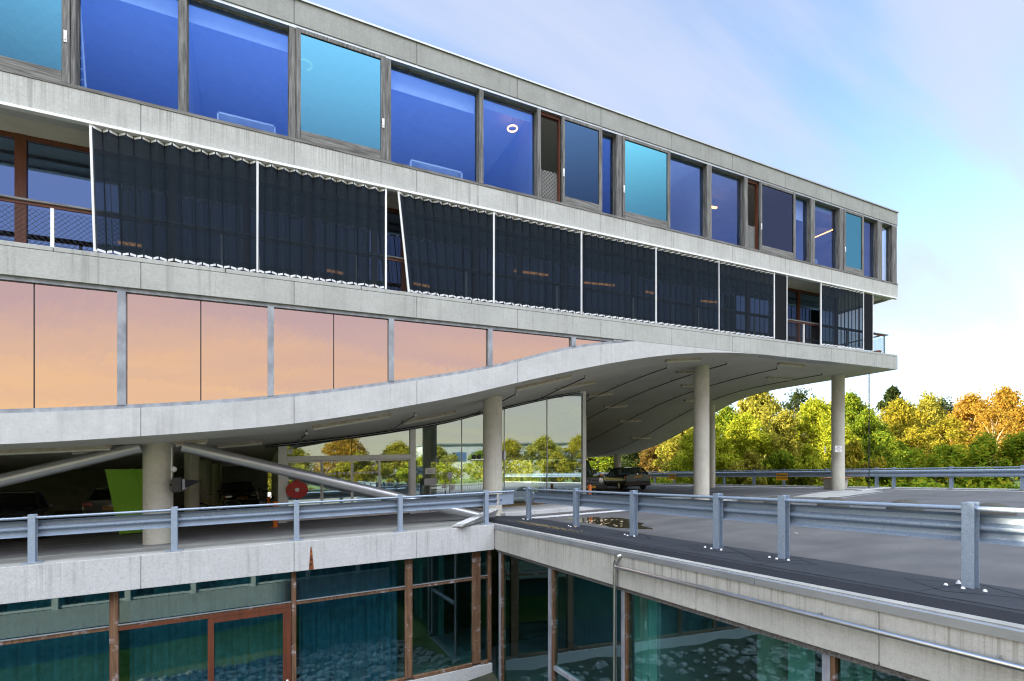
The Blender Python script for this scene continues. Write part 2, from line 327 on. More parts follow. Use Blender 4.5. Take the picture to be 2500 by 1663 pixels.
M['lamp_on'] = emit('lit_tube', (1, .40, .08), 2.2); M['lamp_warm'] = emit('lit_warm_strip', (1, .40, .08), 1.2)
M['lamp_off'] = simple('unlit_tube', (.55, .54, .48), (.62, .6, .54), 4, .35)
M['rustedge'] = simple('lamp_housing', (.34, .28, .22), (.46, .43, .37), 6, .6)
M['bark'] = simple('bark', (.10, .07, .045), (.22, .17, .11), 9, .9, stretch=(1, 1, .3), obj=True)
M['palebark'] = simple('pale_bark', (.45, .30, .16), (.6, .42, .24), 9, .9, stretch=(1, 1, .3), obj=True)
M['rock'] = simple('rock', (.12, .13, .125), (.33, .34, .33), 6, .9, bump=.3, detail=6)
M['soil'] = simple('soil', (.02, .024, .016), (.045, .05, .03), 2, .95, bump=.5, detail=7)
M['grass'] = simple('grass_ground', (.05, .10, .015), (.12, .17, .03), .5, .95, detail=8)
t = NT('puddle_water'); n = t.noise(t.pos(), 30, 3)
M['water'] = t.pbr(t.mix(t.rng(n, .4, .6), (.018, .015, .007), (.035, .028, .013)), .06, 0)
M['moss'] = simple('moss', (.07, .06, .03), (.20, .15, .08), 30, .95)
M['litter'] = simple('litter_leaf', (.5, .32, .12), (.75, .66, .5), 2.3, .8)

# ------------------------------------------------------------------ the office building
YF, XE, XW, YB, DK, YU = 13.5, 27.54, -34.0, 42.0, -1.6, 25.0     # facade plane, right end, left end, back, deck level (nominal)
Z_ROOF, Z_HEAD, Z_BAND, Z_SOF, Z_SLAB, Z_PINK = 11.70, 11.10, 8.22, 7.61, 4.80, 4.20
JN = [XW] + [.79 + 3.075 * k for k in range(-11, 9)] + [XE]       # panel joints
JN = [j for j in JN if j <= XE]
building = thing('office_building', 'long concrete office building with blue glass top floor and curling underside', 'building', (10, 20, DK))

# curved underside: the profile seen along the front, along the right end and along the entrance glass
FE = [(-34, .83), (-22, .83), (-14, .83), (-9, .83), (-4.56, .83), (-2.28, .99), (.62, 1.27), (3.91, 1.86), (4.83, 2.05), (6.98, 2.59), (10.06, 3.31), (13.12, 3.86), (16.25, 4.15), (19.31, 4.2), (23, 4.19), (27.54, 4.17)]
FU = [(-34, 1.42), (-14, 1.42), (-4.56, 1.44), (-2.62, 1.58), (.28, 1.88), (3.19, 2.37), (6.02, 2.95), (8.97, 3.76), (11.64, 4.23)]
cons = [(x, 13.5, z) for x, z in FE]
cons += [(27.54, y, z) for y, z in [(16.3, 4.18), (18.8, 4.2), (20.4, 4.18), (23, 3.8), (24.9, 3.13), (26.8, 2.45), (29.9, 1.49), (32.75, .96), (36, .84), (42, .83)]]
cons += [(x, 19.3, z + .05) for x, z in [(.91, 1.14), (5.26, 1.71), (6.91, 2.01), (8.27, 2.36), (9.2, 2.56), (11.39, 3.06), (13.25, 3.4)]]
cons += [(-34, 20, .83), (-34, 31, .83), (-34, 42, .83), (-22, 25, .83), (-22, 42, .83), (-14, 20, .83), (-14, 30, .83), (-14, 42, .83), (-6, 24, .83), (0, 30, .85), (8, 36, .85), (18, 40, .83), (0, 42, .83), (25.3, 23.06, 3.68), (-5, 17, .84)]
P_ = np.array(cons); n_ = len(P_)
def _phi(r2): return np.where(r2 > 0, r2 * np.log(np.maximum(r2, 1e-9)) * .5, 0)
r2 = ((P_[:, None, :2] - P_[None, :, :2]) ** 2).sum(-1)
A_ = np.zeros((n_ + 3, n_ + 3)); A_[:n_, :n_] = _phi(r2) + np.eye(n_) * .3; A_[:n_, n_] = 1; A_[:n_, n_ + 1:] = P_[:, :2]; A_[n_:, :n_] = A_[:n_, n_:].T
W_ = np.linalg.solve(A_, np.concatenate([P_[:, 2], [0, 0, 0]]))
def sof_many(x, y):
    x = np.asarray(x, float); y = np.asarray(y, float)
    r2 = (x[..., None] - P_[:, 0]) ** 2 + (y[..., None] - P_[:, 1]) ** 2
    z = (_phi(r2) * W_[:n_]).sum(-1) + W_[n_] + W_[n_ + 1] * x + W_[n_ + 2] * y
    return np.clip(z, .80, 4.21)
def fe(x): return float(sof_many(x, 13.5))
def sof(x, y): return float(sof_many(x, y))
def fu(x):
    xs, zs = zip(*FU); xs = np.array(xs); zs = np.array(zs)
    m = np.gradient(zs, xs); i = int(np.clip(np.searchsorted(xs, x) - 1, 0, len(xs) - 2)); h = xs[i + 1] - xs[i]; t = (x - xs[i]) / h
    return float((2*t**3-3*t**2+1)*zs[i] + (t**3-2*t**2+t)*h*m[i] + (-2*t**3+3*t**2)*zs[i+1] + (t**3-t**2)*h*m[i+1])
XT = 11.45                                       # tip of the rose glass strip

xs = np.concatenate([np.linspace(XW, -8, 14)[:-1], np.linspace(-8, XE, 84)]); ys = np.concatenate([np.linspace(YF + .05, 20, 16), np.linspace(20.6, YB, 44)])
gx, gy = np.meshgrid(xs, ys, indexing='ij'); gz = sof_many(gx, gy); mb = MB(); ny = len(ys)
mb.add(np.stack([gx, gy, gz], -1).reshape(-1, 3).tolist(), [(i * ny + j, i * ny + j + 1, (i + 1) * ny + j + 1, (i + 1) * ny + j) for i in range(len(xs) - 1) for j in range(ny - 1)])
build(mb, 'soffit', M['con_soffit'], building, smooth=True)

def panels(name, z0, z1, y0, y1, mat, gap=.014, xe=XE):
    mb = MB(); e = [j for j in JN if j < xe - .2] + [xe]
    for a, b in zip(e[:-1], e[1:]): mb.box(a + gap / 2, b - gap / 2, y0, y1, z0, z1)
    mb.box(XW, xe - .02, y0 + .03, y1 + .25, z0 + .004, z1 - .004); return build(mb, name, mat, building, bevel=.006)
panels('roof_edge', Z_HEAD, Z_ROOF, YF, YF + .2, M['con_roof'])
panels('floor_band', Z_SOF, Z_BAND, YF, YF + .2, M['con_band'])
panels('slab_edge', Z_PINK, Z_SLAB - .03, YF, YF + .2, M['con_slab'], xe=XE)
mb = MB()                                         # ledge on the slab edge, split at half bays
e = [XW] + [-31.43 + 3.075 * k for k in range(0, 20) if -12.98 + 3.075 * k < XE - .3] + [XE]
for a, b in zip(e[:-1], e[1:]): mb.box(a + .008, b - .008, YF + .004, YF + .28, Z_SLAB - .018, Z_SLAB + .075)
build(mb, 'slab_ledge', M['con_slab'], building, bevel=.006)
# curved beam below the rose glass
mb = MB()
for a, b in zip(JN[:-1], JN[1:]):
    n = 10; X = [a + .007 + (b - a - .014) * i / n for i in range(n + 1)]
    if a < XT < b: X = sorted(X + [XT])
    for p, q in zip(X[:-1], X[1:]):
        tp, tq = (fu(p) if p < XT else Z_PINK - .004), (fu(q) if q < XT else Z_PINK - .004)
        tp, tq = min(tp, Z_PINK - .004), min(tq, Z_PINK - .004)
        mb.prism([(p, fe(p)), (q, fe(q)), (q, tq), (p, tp)], YF, YF + .2)
X = np.linspace(XW, XE - .02, 130)
for p, q in zip(X[:-1], X[1:]): mb.prism([(p, fe(p) + .004), (q, fe(q) + .004), (q, min(fu(q), Z_PINK) - .01 if q < XT else Z_PINK - .01), (p, min(fu(p), Z_PINK) - .01 if p < XT else Z_PINK - .01)], YF + .03, YF + .45)
build(mb, 'curved_beam', M['con_light'], building)
# right end and back of the slab
mb = MB(); Y = np.linspace(YF + .2, YB, 50)
for p, q in zip(Y[:-1], Y[1:]): mb.prism_x([(p, sof(XE, p)), (q, sof(XE, q)), (q, Z_SLAB - .03), (p, Z_SLAB - .03)], XE - .2, XE)
X = np.linspace(XW, XE - .2, 30)
for p, q in zip(X[:-1], X[1:]): mb.prism([(p, sof(p, YB)), (q, sof(q, YB)), (q, Z_SLAB - .03), (p, Z_SLAB - .03)], YB - .2, YB)
build(mb, 'end_edge', M['con_slab'], building)
mb = MB(); mb.box(XW, XE - .2, YF + .46, YB - .2, Z_SLAB - .3, Z_SLAB - .02); mb.box(XW, XE - .02, YF + .46, YU, Z_SOF + .08, Z_BAND - .1); mb.box(XW, XE - .02, YF + .46, YU, Z_HEAD + .05, Z_ROOF - .1)
build(mb, 'floor_slab', M['con_soffit'], building)
mb = MB(); mb.box(XE - .2, XE, YF + .46, YU, Z_SOF, Z_BAND - .006); mb.box(XE - .2, XE, YF + .46, YU, Z_HEAD + .006, Z_ROOF); mb.box(XE - .25, XE - .05, YF + 3, YU, Z_BAND, Z_HEAD); mb.box(XW, XE - .25, YU - .2, YU, Z_BAND, Z_HEAD); mb.box(XW - .2, XW, YF, YU, 0.8, Z_ROOF)
mb.box(XW, 25.0, YU - .25, YU - .05, Z_SLAB, Z_SOF + .08); mb.box(24.8, 25.0, 15.6, YU - .25, Z_SLAB, Z_SOF + .08)
build(mb, 'end_wall', M['con_roof'], building)
mb = MB(); mb.box(XW, XE + .03, YF - .035, YF + .5, Z_ROOF + .003, Z_ROOF + .05); build(mb, 'roof_coping', M['alu'], building)
mb = MB(); mb.box(XW, XE - .02, YF - .025, YF + .10, Z_SOF - .06, Z_SOF - .003); build(mb, 'curtain_track', M['white'], building)
mb = MB(); mb.box(XW, XE - .03, YF + .02, YF + .14, Z_HEAD - .075, Z_HEAD - .003); build(mb, 'window_head_strip', M['alu'], building)
mb = MB(); mb.box(XW, XE - .01, YF - .012, YF + .3, Z_BAND + .003, Z_BAND + .07); build(mb, 'window_sill', M['woodh'], building)
# rooms behind the top windows and behind the terrace
mb = MB(); mb.box(XW, XE - .3, YF + 6, YF + 6.1, Z_BAND, Z_HEAD)
for x in (-7.4, -1.52, 3.1, 7.71, 14.9, 21.07, 26.05): mb.box(x - .05, x + .05, YF + .35, YF + 6, Z_BAND, Z_HEAD)
build(mb, 'office_partition', M['room'], building)
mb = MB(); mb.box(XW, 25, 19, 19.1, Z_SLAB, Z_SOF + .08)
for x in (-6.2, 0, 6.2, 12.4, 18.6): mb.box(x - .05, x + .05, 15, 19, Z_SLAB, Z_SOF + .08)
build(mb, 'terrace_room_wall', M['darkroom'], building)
mb = MB()
for a, b, z in [(-1.44, .68, 10.62), (-3.4, -1.65, 10.62), (3.2, 5.7, 10.50), (5.9, 7.6, 10.78), (19.9, 20.9, 10.2), (21.2, 22.9, 10.86)]: build(MB().box(a, b, YF + .36, YF + .37, z, Z_HEAD - .05), 'roller_blind', M['blind'], building)

# top floor windows: (left, right, kind); kinds: f = fixed pane set deep, s = sliding sash with a heavy frame set forward, o = opened gap
def stile(mb, x0, x1, y0=None, y1=None, z0=Z_BAND + .07, z1=Z_HEAD - .075): mb.box(x0, x1, YF + .02 if y0 is None else y0, YF + .3 if y1 is None else y1, z0, z1)
def win(x0, x1, kind, glass, lab=None, handle=None):
    zb, zt = Z_BAND + .07, Z_HEAD - .075; mb = MB()
    if kind == 'f':
        t = .035; mb.box(x0, x1, YF + .16, YF + .24, zb, zb + t); mb.box(x0, x1, YF + .16, YF + .24, zt - .03, zt); mb.box(x0, x0 + t * .6, YF + .16, YF + .24, zb + t, zt - .03); mb.box(x1 - t * .6, x1, YF + .16, YF + .24, zb + t, zt - .03)
        o = build(mb, 'window', M['wood'], building); pn = MB().box(x0 + t * .6, x1 - t * .6, YF + .195, YF + .205, zb + t, zt - .03)
    else:
        l, r, b, tp = .10, .13, .23, .10; y0, y1 = YF - .015, YF + .07
        mb.box(x0, x0 + l, y0, y1, zb, zt); mb.box(x1 - r, x1, y0, y1, zb, zt); mb.box(x0 + l, x1 - r, y0 + .004, y1, zt - tp, zt)
        o = build(mb, 'window', M['wood'], building, bevel=.006); build(MB().box(x0 + l + .002, x1 - r - .002, y0 + .004, y1, zb, zb + b), 'bottom_rail', M['woodh'], o, bevel=.006); pn = MB().box(x0 + l, x1 - r, YF + .02, YF + .03, zb + b, zt - tp)
        if handle:
            hx = x1 - r / 2 if handle == 'r' else x0 + l / 2; zc = zb + .95
            h = MB().box(hx - .028, hx + .028, y0 - .014, y0, zc - .12, zc + .12); h.box(hx - .012, hx + .012, y0 - .03, y0 - .014, zc - .07, zc + .05); build(h, 'handle', M['white'], o)
    build(pn, 'pane', M[glass], o); return tag(o, lab)
FB, FC = 'deep blue fixed window', 'turquoise sliding window in a grey timber sash'
win(-34, -16.2, 'f', 'gl_blue', FB); win(-16, -12.2, 's', 'gl_cyan', FC, 'r'); win(-12, -7.1, 'f', 'gl_blue', FB); win(-6.9, -3.49, 's', 'gl_cyan', FC, 'r')
win(-3.40, -1.60, 'f', 'gl_blue', FB); win(-1.44, .68, 'f', 'gl_blue', FB); win(.84, 3.02, 's', 'gl_cyan', FC, 'r'); win(3.17, 5.72, 'f', 'gl_blue', FB); win(5.85, 7.65, 'f', 'gl_blue', FB)
win(8.52, 10.06, 's', 'gl_slate', 'dark slate sliding window slid open', 'l'); win(10.07, 10.66, 'f', 'gl_blue', FB); win(10.90, 13.01, 's', 'gl_aqua', FC, 'l')
win(13.02, 14.83, 'f', 'gl_violet', FB); win(15.08, 16.85, 'f', 'gl_violet', FB); win(17.72, 19.88, 's', 'gl_grey', 'smoke grey sliding window slid open', 'l'); win(19.89, 20.93, 'f', 'gl_violet', FB); win(21.21, 22.94, 'f', 'gl_violet', FB)
win(23.24, 24.72, 's', 'gl_aqua', FC, 'l'); win(24.73, 25.88, 'f', 'gl_violet', FB); win(26.25, 27.12, 'f', 'gl_pale', 'pale corner window')
mb = MB()
for a, b in [(-16.2, -16), (-12.2, -12), (-7.1, -6.9), (-3.485, -3.40), (-1.60, -1.44), (.68, .83), (3.03, 3.17), (5.72, 5.85), (7.65, 7.77), (10.665, 10.89), (14.83, 15.08), (16.85, 17.04), (20.93, 21.21), (22.94, 23.23), (25.88, 26.25), (27.12, 27.5)]: mb = MB(); stile(mb, a, b); build(mb, 'mullion', M['wood'], building, bevel=.006)
# the two opened sashes show a brown head and a wire net behind
mb = MB(); net = MB()
for a, b in [(7.78, 8.52), (17.05, 17.72)]:
    mb = MB(); net = MB()
    mb.box(a, b, YF + .10, YF + .2, Z_HEAD - .17, Z_HEAD - .08); mb.box(b - .06, b - .01, YF + .1, YF + .2, Z_BAND + .08, Z_HEAD - .17)
    p = .12; k = -1.0
    while k < b - a:
        for s in (1, -1):
            x0, x1 = (a + k, a + k + 1.0) if s > 0 else (a + k + 1.0, a + k); z0, z1 = Z_BAND + .08, Z_BAND + 1.08
            dx = x1 - x0; t0 = 0.0; t1 = 1.0
            lo, hi = sorted(((a - x0) / dx, (b - x0) / dx)); t0, t1 = max(0, lo), min(1, hi)
            if t1 > t0: net.tube([(x0 + dx * t0, YF + .2, z0 + t0), (x0 + dx * t1, YF + .2, z0 + t1)], .006, 3, False)
        k += p
    build(mb, 'open_frame', M['brown'], building); build(net, 'wire_net', M['offwhite'], building)

# rose glass strip in the curved wedge
mb = MB(); mb.box(XW, XT - .9, YF + .05, YF + .22, Z_PINK - .085, Z_PINK - .006); mb.prism([(XT - .9, Z_PINK - .085), (XT + .15, Z_PINK - .03), (XT + .15, Z_PINK - .006), (XT - .9, Z_PINK - .006)], YF + .02, YF + .22)
X = np.linspace(XW, XT, 100)
for p, q in zip(X[:-1], X[1:]): mb.prism([(p, fu(p) + .001), (q, min(fu(q) + .001, Z_PINK - .01)), (q, min(fu(q) + .09, Z_PINK - .008)), (p, min(fu(p) + .09, Z_PINK - .008))], YF + .045, YF + .22)
PM = [(-8.2, -7.98), (fx(285), fx(306)), (fx(653.5), fx(669)), (fx(950), fx(963)), (fx(1193), fx(1204)), (fx(1397), fx(1408))]
for a, b in PM: mb.prism([(a, fu(a) + .08), (b, fu(b) + .08), (b, Z_PINK - .08), (a, Z_PINK - .08)], YF + .03, YF + .22)
build(mb, 'rose_window_frame', M['bluewood'], building)
TJ = [fx(78), fx(489), fx(816)]; ed = sorted([XW] + [p for p in PM] + [(x - .012, x + .012) for x in TJ] + [XT - .12], key=lambda e: e[0] if isinstance(e, tuple) else e)
for p, q in zip(ed[:-1], ed[1:]):
    a = p[1] if isinstance(p, tuple) else p; b = q[0] if isinstance(q, tuple) else q
    n = 8; X = [a + (b - a) * i / n for i in range(n + 1)]; pl = [(x, fu(x) + .07) for x in X] + [(b, Z_PINK - .07), (a, Z_PINK - .07)]
    if fu(b) + .07 > Z_PINK - .07: pl = [(x, min(fu(x) + .07, Z_PINK - .0705)) for x in X] + [(a, Z_PINK - .07)]
    build(MB().prism(pl, YF + .115, YF + .125), 'rose_pane', M['gl_pink'], building)
mb = MB()
for x in TJ: mb.prism([(x - .012, fu(x) + .07), (x + .012, fu(x) + .07), (x + .012, Z_PINK - .07), (x - .012, Z_PINK - .07)], YF + .118, YF + .15)
X = np.linspace(XW, XT, 60)
for p, q in zip(X[:-1], X[1:]): mb.prism([(p, min(fu(p) - .05, Z_PINK - .02)), (q, min(fu(q) - .05, Z_PINK - .02)), (q, Z_PINK), (p, Z_PINK)], YF + .23, YF + .3)
build(mb, 'rose_joint', M['black'], building)

# terrace glazing, brown timber
YG = 14.75; zt = Z_SOF + .075; mb = MB(); st = [fx(37, YG), fx(66, YG)]
posts = [-33, -26, -19, -12.6, -9.5, -7.0] + [st[0], -1.95, -.35, 1.15, 2.9, 3.75, 6.0, 7.6, 9.3, 12.3, 15.4, 18.5, fx(1946.7, YG), 24.7]
for x in posts: mb.box(x, x + (st[1] - st[0] if abs(x - st[0]) < .01 else .16), YG - .04, YG + .08, Z_SLAB - .02, zt)
mb.box(XW, 24.9, YG - .035, YG + .075, zt - .11, zt - .002); mb.box(XW, 24.9, YG - .035, YG + .075, Z_SLAB - .02, Z_SLAB + .12)
build(mb, 'terrace_frame', M['brown'], building)
pp = sorted(posts)
for a, b in zip(pp[:-1], pp[1:]): build(MB().box(a + .17, b - .01, YG + .01, YG + .02, Z_SLAB + .12, zt - .11), 'terrace_pane', M['gl_dark'], building)
build(MB().box(24.86, 24.88, YG + .1, 15.6, Z_SLAB, zt - .11), 'terrace_pane', M['gl_dark'], building)
build(MB().box(XW, XE - .25, YF + .29, YG - .05, Z_SLAB - .018, Z_SLAB - .004), 'terrace_floor', M['con_soffit'], building)

# columns
def column(x, y, r, lab=None):
    zt = sof(x, y) + .02; mb = MB(); mb.lathe([(r, DK + .002), (r, zt)], (x, y, 0), 40); return tag(build(mb, 'column', M['con_col'], building, smooth=True), lab)
COLS = [(-2.30, 15.75, .325), (7.15, 15.75, .33), (16.95, 15.75, .32), (26.25, 15.55, .29), (25.75, 23.2, .29), (16.85, 24.6, .3), (26.6, 33.6, .3), (-2.1, 21.2, .235), (at(502, 23)[0], at(502, 23)[1], .235), (at(529, 27)[0], at(529, 27)[1], .235), (-8.5, 24, .24)]
for c in COLS: column(*c)
# diagonal steel braces
def brace(a, b): build(MB().tube([(a[0], a[1], a[2]), (b[0], b[1], b[2])], .148, 24), 'brace', M['tube'], building, smooth=True)
brace((-1.72, 15.35, .86), (6.5, 15.25, -1.53)); brace((-2.6, 15.35, .86), (-10.9, 15.25, -1.53))
# garage enclosure
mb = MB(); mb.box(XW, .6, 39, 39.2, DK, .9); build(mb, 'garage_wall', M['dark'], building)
a = fx(257, 19); b = fx(294, 19)
mb = MB().prism([(b - .02, fz(294, 1256, 19) - .6), (fx(372, 19), -1.55), (fx(372, 19), fz(343, 1146, 19)), (a, fz(257, 1146, 19))], 18.95, 19.15)
mb.tube([(fx(322, 18.9), 18.9, fz(322, 1144, 19)), (fx(333, 18.9), 18.9, fz(333, 1172, 19)), (fx(338, 18.9), 18.9, fz(338, 1196, 19))], .022, 6)
tag(build(mb, 'stair_wall', M['green'], building), 'bright green slanting stair wall')

# entrance hall glass
YH = 19.3; XS = [.76, 5.34, 7.38, 9.3, 11.39, 13.32]
def top(x): return sof(x, YH) - .02
mb = MB(); mb.box(.62, .90, YH - .09, YH + .09, DK, top(.75)); mb.box(5.24, 5.46, YH - .09, YH + .09, DK, top(5.3)); mb.box(13.25, 13.42, YH - .08, YH + .08, DK, top(13.3))
mb.box(.90, 5.24, YH - .14, YH + .09, .53, .70)
X = np.linspace(.75, 13.3, 30)
for p, q in zip(X[:-1], X[1:]): mb.prism([(p, top(p) - .06), (q, top(q) - .06), (q, top(q) + .01), (p, top(p) + .01)], YH - .05, YH + .05)
mb.box(5.46, 13.25, YH - .06, YH + .06, DK, DK + .09); build(mb, 'entrance_frame', M['offwhite'], building, bevel=.006)
mb = MB()
for x in XS[2:5]: build(MB().box(x - .016, x + .016, YH - .03, YH + .03, DK + .09, top(x) - .05), 'glass_mullion', M['alu'], building)
for i, (a, b) in enumerate([(5.46, 7.36), (7.40, 9.28), (9.32, 11.37), (11.41, 13.25)]):
    build(MB().prism([(a, DK + .09), (b, DK + .09), (b, top(b) - .05), (a, top(a) - .05)], YH - .006, YH + .006), 'hall_pane', M['gl_hall'], building)
build(MB().prism([(.90, .70), (3.06, .70), (3.06, top(3.06) - .05), (.90, top(.9) - .05)], YH - .006, YH + .006), 'hall_pane', M['gl_hall'], building)
build(MB().prism([(3.08, .70), (5.24, .70), (5.24, top(5.24) - .05), (3.08, top(3.08) - .05)], YH - .006, YH + .006), 'hall_pane', M['gl_hall'], building)
DX = [.90, 2.04, 3.08, 4.08, 5.24]
for i, (a, b) in enumerate(zip(DX[:-1], DX[1:])):
    y0 = YH - .05 if i in (1, 2) else YH; f_ = .045; d = MB(); z0, z1 = DK + .03, .525
    d.box(a + .005, a + f_, y0 - .025, y0 + .025, z0, z1).box(b - f_, b - .005, y0 - .025, y0 + .025, z0, z1).box(a + f_, b - f_, y0 - .025, y0 + .025, z0, z0 + .07).box(a + f_, b - f_, y0 - .025, y0 + .025, z1 - .05, z1)
    d.box(a + f_, b - f_, y0 - .02, y0 + .02, z0 + .26, z0 + .30)
    o = build(d, 'sliding_door', M['offwhite'], building); build(MB().box(a + f_, b - f_, y0 - .006, y0 + .006, z0 + .07, z1 - .05), 'pane', M['gl_hall'], o)
    if i in (1, 2):
        s = MB()
        for k in range(6):
            cx = a + .12 + k * (b - a - .24) / 5; s.add([(cx + .055 * math.cos(t * math.tau / 12), y0 - .009, .0 + .042 * math.sin(t * math.tau / 12) + .05) for t in range(12)], [tuple(range(12))])
        build(s, 'sticker', M['sticker'], o); q = b - .14 if i == 1 else a + .14
        build(MB().box(q - .055, q + .055, y0 - .012, y0 - .008, -.40, -.28), 'notice', M['bluesign'], o)
# hall: side walls, floor edge, stair, core
mb = MB(); mb.box(.66, .74, YH + .09, 31, DK, 1.0); mb.box(.74, 9.0, 30.9, 31, DK, 1.2); build(mb, 'hall_wall', M['hall'], building)
build(MB().box(13.30, 13.325, YH + .08, 24.2, DK, sof(13.3, 24.2) - .03), 'hall_pane', M['gl_hall'], building)
build(MB().lathe([(.26, DK + .01), (.26, 2.0)], (at(1038, 23)[0], at(1038, 23)[1], 0), 24), 'hall_column', M['con_col'], building, smooth=True)
mb = MB(); sx, sy = at(1075, 22.0)
for k in range(12): mb.box(sx - .8 + .0 * k, sx + .5, sy + .28 * k, sy + .28 * k + .34, DK + .16 * k + .1, DK + .16 * k + .155)
build(mb, 'hall_stair', M['stairwood'], building)
mb = MB(); mb.box(7.36, 13.25, 15.32, YH - .1, DK + .004, DK + .13); mb.box(7.36, 11.9, 15.2, 15.315, DK + .004, DK + .15); build(mb, 'entrance_step', M['con_light'], building, bevel=.012)

# ------------------------------------------------------------------ decks, ground, courtyard floor
mb = MB(); mb.box(6.21, 28.3, -14, 60, DK - .7, DK - .004); mb.box(XW, 6.21, YF + .02, 60, DK - .7, DK - .004); mb.box(-20, 6.21, -14, .78, DK - .7, DK - .004)
tag(build(mb, 'parking_deck', M['con_deck']), kind='structure')
mb = MB(); mb.box(7.9, 27.4, -14, 15.1, DK - .003, DK + .001); mb.box(7.9, 27.0, 15.2, 59, DK - .003, DK + .0005); tag(build(mb, 'deck_asphalt', M['asphalt']), kind='structure')
mb = MB(); mb.box(XW + .3, 6.2, 15.0, 38.9, DK - .003, DK + .001); tag(build(mb, 'garage_floor', M['garage']), kind='structure')
mb = MB()
def mark(x0, y0, x1, y1, wd=.10):
    a = Vector((x0, y0, 0)); b = Vector((x1, y1, 0)); n = (b - a).cross(Vector((0, 0, 1))).normalized() * wd / 2
    mb.add([(p.x, p.y, DK + .005) for p in (a - n, b - n, b + n, a + n)], [(0, 1, 2, 3)])
mark(-8, 17.1, -3.95, 17.1, .09)
for k in range(6): mark(22.6, 20.4 + 2.5 * k, 26.6, 20.4 + 2.5 * k + .2, .09)
mark(20.2, 12.05, 26.2, 13.0, .05)
tag(build(mb, 'road_marking', M['marking']), kind='structure')
mb = MB(); mb.add([(x, y, DK + .006) for x, y in [gr(1935, 1213), gr(2035, 1216), gr(2160, 1199), gr(2105, 1196), (25.9, 14.9), (25.2, 15.1), gr(1990, 1204)]], [tuple(range(7))])
tag(build(mb, 'column_apron', M['con_deck']), kind='structure')
mb = MB(); mb.box(25.5, 28.3, 14.0, 14.35, DK + .001, DK + .05); mb.box(28.02, 28.3, 14.36, 58, DK + .001, DK + .06); mb.box(28.02, 28.3, -14, 13.99, DK + .001, DK + .06); tag(build(mb, 'deck_kerb', M['marking'], bevel=.01), kind='structure')
# perforated steel drain covers
def plate(name, pts, lab):
    m = MB(); a, b, c, d = [Vector((*p, 0)) for p in pts]; n = 26
    m.add([(p.x, p.y, DK + .012) for p in (a, b, c, d)], [(0, 1, 2, 3)])
    for i in range(n):
        for j in (0, 1, 2):
            s, t = (i + .5 + .5 * (j % 2)) / (n + .5), (j + .8) / 3.6; p = (a * (1 - s) + b * s) * (1 - t) + (d * (1 - s) + c * s) * t; q = (b - a) / n * .3; r_ = (d - a) * .09
            m.add([(p.x + u.x, p.y + u.y, DK + .02) for u in (-q - r_, q - r_, q + r_, -q + r_)], [(0, 1, 2, 3)])
    tag(build(m, name, M['white']), lab, 'drain cover')
plate('drain_cover', [(6.98, 14.0), (11.5, 13.95), (11.5, 14.35), (7.25, 14.5)], 'long white perforated drain cover in front of the entrance kerb')
plate('drain_cover', [gr(1762, 1223), gr(1800, 1222), gr(1814, 1217), gr(1775, 1218)], 'short white perforated drain plate beside the concrete wheel stops')
plate('drain_cover', [gr(1585, 1218), gr(1690, 1218), gr(1686, 1214), gr(1600, 1214.5)], 'short white perforated drain plate at the foot of the middle column')
# puddle
pts = []; pc = gr(1478, 1275)
for k in range(40):
    a = k * math.tau / 40; rr = 1 + .18 * math.sin(3 * a + 1) + .10 * math.sin(7 * a) + .05 * math.sin(13 * a + 2); c_, s_ = math.cos(a) * .70 * rr, math.sin(a) * 1.75 * rr
    pts.append((pc[0] + c_ * .97 + s_ * .12 + .1, pc[1] + s_ - .1 * c_, DK + .0055))
m = MB(); m.add(pts, [tuple(range(40))]); tag(build(m, 'puddle', M['water']), kind='structure')
m = MB()
for k in range(90):
    a = R.random() * math.tau; q = math.sqrt(R.random()) * .95; x, y = pc[0] + math.cos(a) * .62 * q, pc[1] + math.sin(a) * 1.5 * q; z = DK + .011
    if k > 60: x, y, z = R.uniform(6.6, 26), R.uniform(3, 14), DK + .012
    if 6.1 < x < 7.9: z = DK + .075
    s = R.uniform(.02, .05); r_ = R.random() * 6.3; m.add([(x + s * math.cos(r_ + i * 1.57), y + s * math.sin(r_ + i * 1.57), z + R.uniform(0, .012)) for i in range(4)], [(0, 1, 2, 3)])
tag(build(m, 'fallen_leaves', M['litter']), 'scattered pale fallen leaves on the deck', 'leaves', kind='stuff')

# bitumen strip with its cant edge, patches round the posts, moss
mb = MB(); prof = [(6.27, -1.70), (6.27, -1.635), (6.34, -1.61), (6.40, -1.515), (6.47, -1.50), (7.36, -1.55), (7.9, -1.592), (7.9, -1.70)]
ysx = [15.2] + [14.0 - k * 1.0 for k in range(29)]
ed = list(zip(ysx[:-1], ysx[1:]))
for i, (a, b) in enumerate(ed):
    mb.add([(x, a - .003, z) for x, z in prof] + [(x, b + .003, z + .002 * (i % 2)) for x, z in prof], [(j, j + 8, (j + 1) % 8 + 8, (j + 1) % 8) for j in range(8)] + [tuple(range(8)), tuple(range(15, 7, -1))])
tag(build(mb, 'bitumen_strip', M['bitumen'], bevel=0), kind='structure')
PY = [13.57, 11.0, 8.75, 6.47, 5.20, 2.87, .5, -1.9, -4.3]
def bz(x): return float(np.interp(x, [p[0] for p in prof[1:7]], [p[1] for p in prof[1:7]]))
mb = MB(); ln = MB()
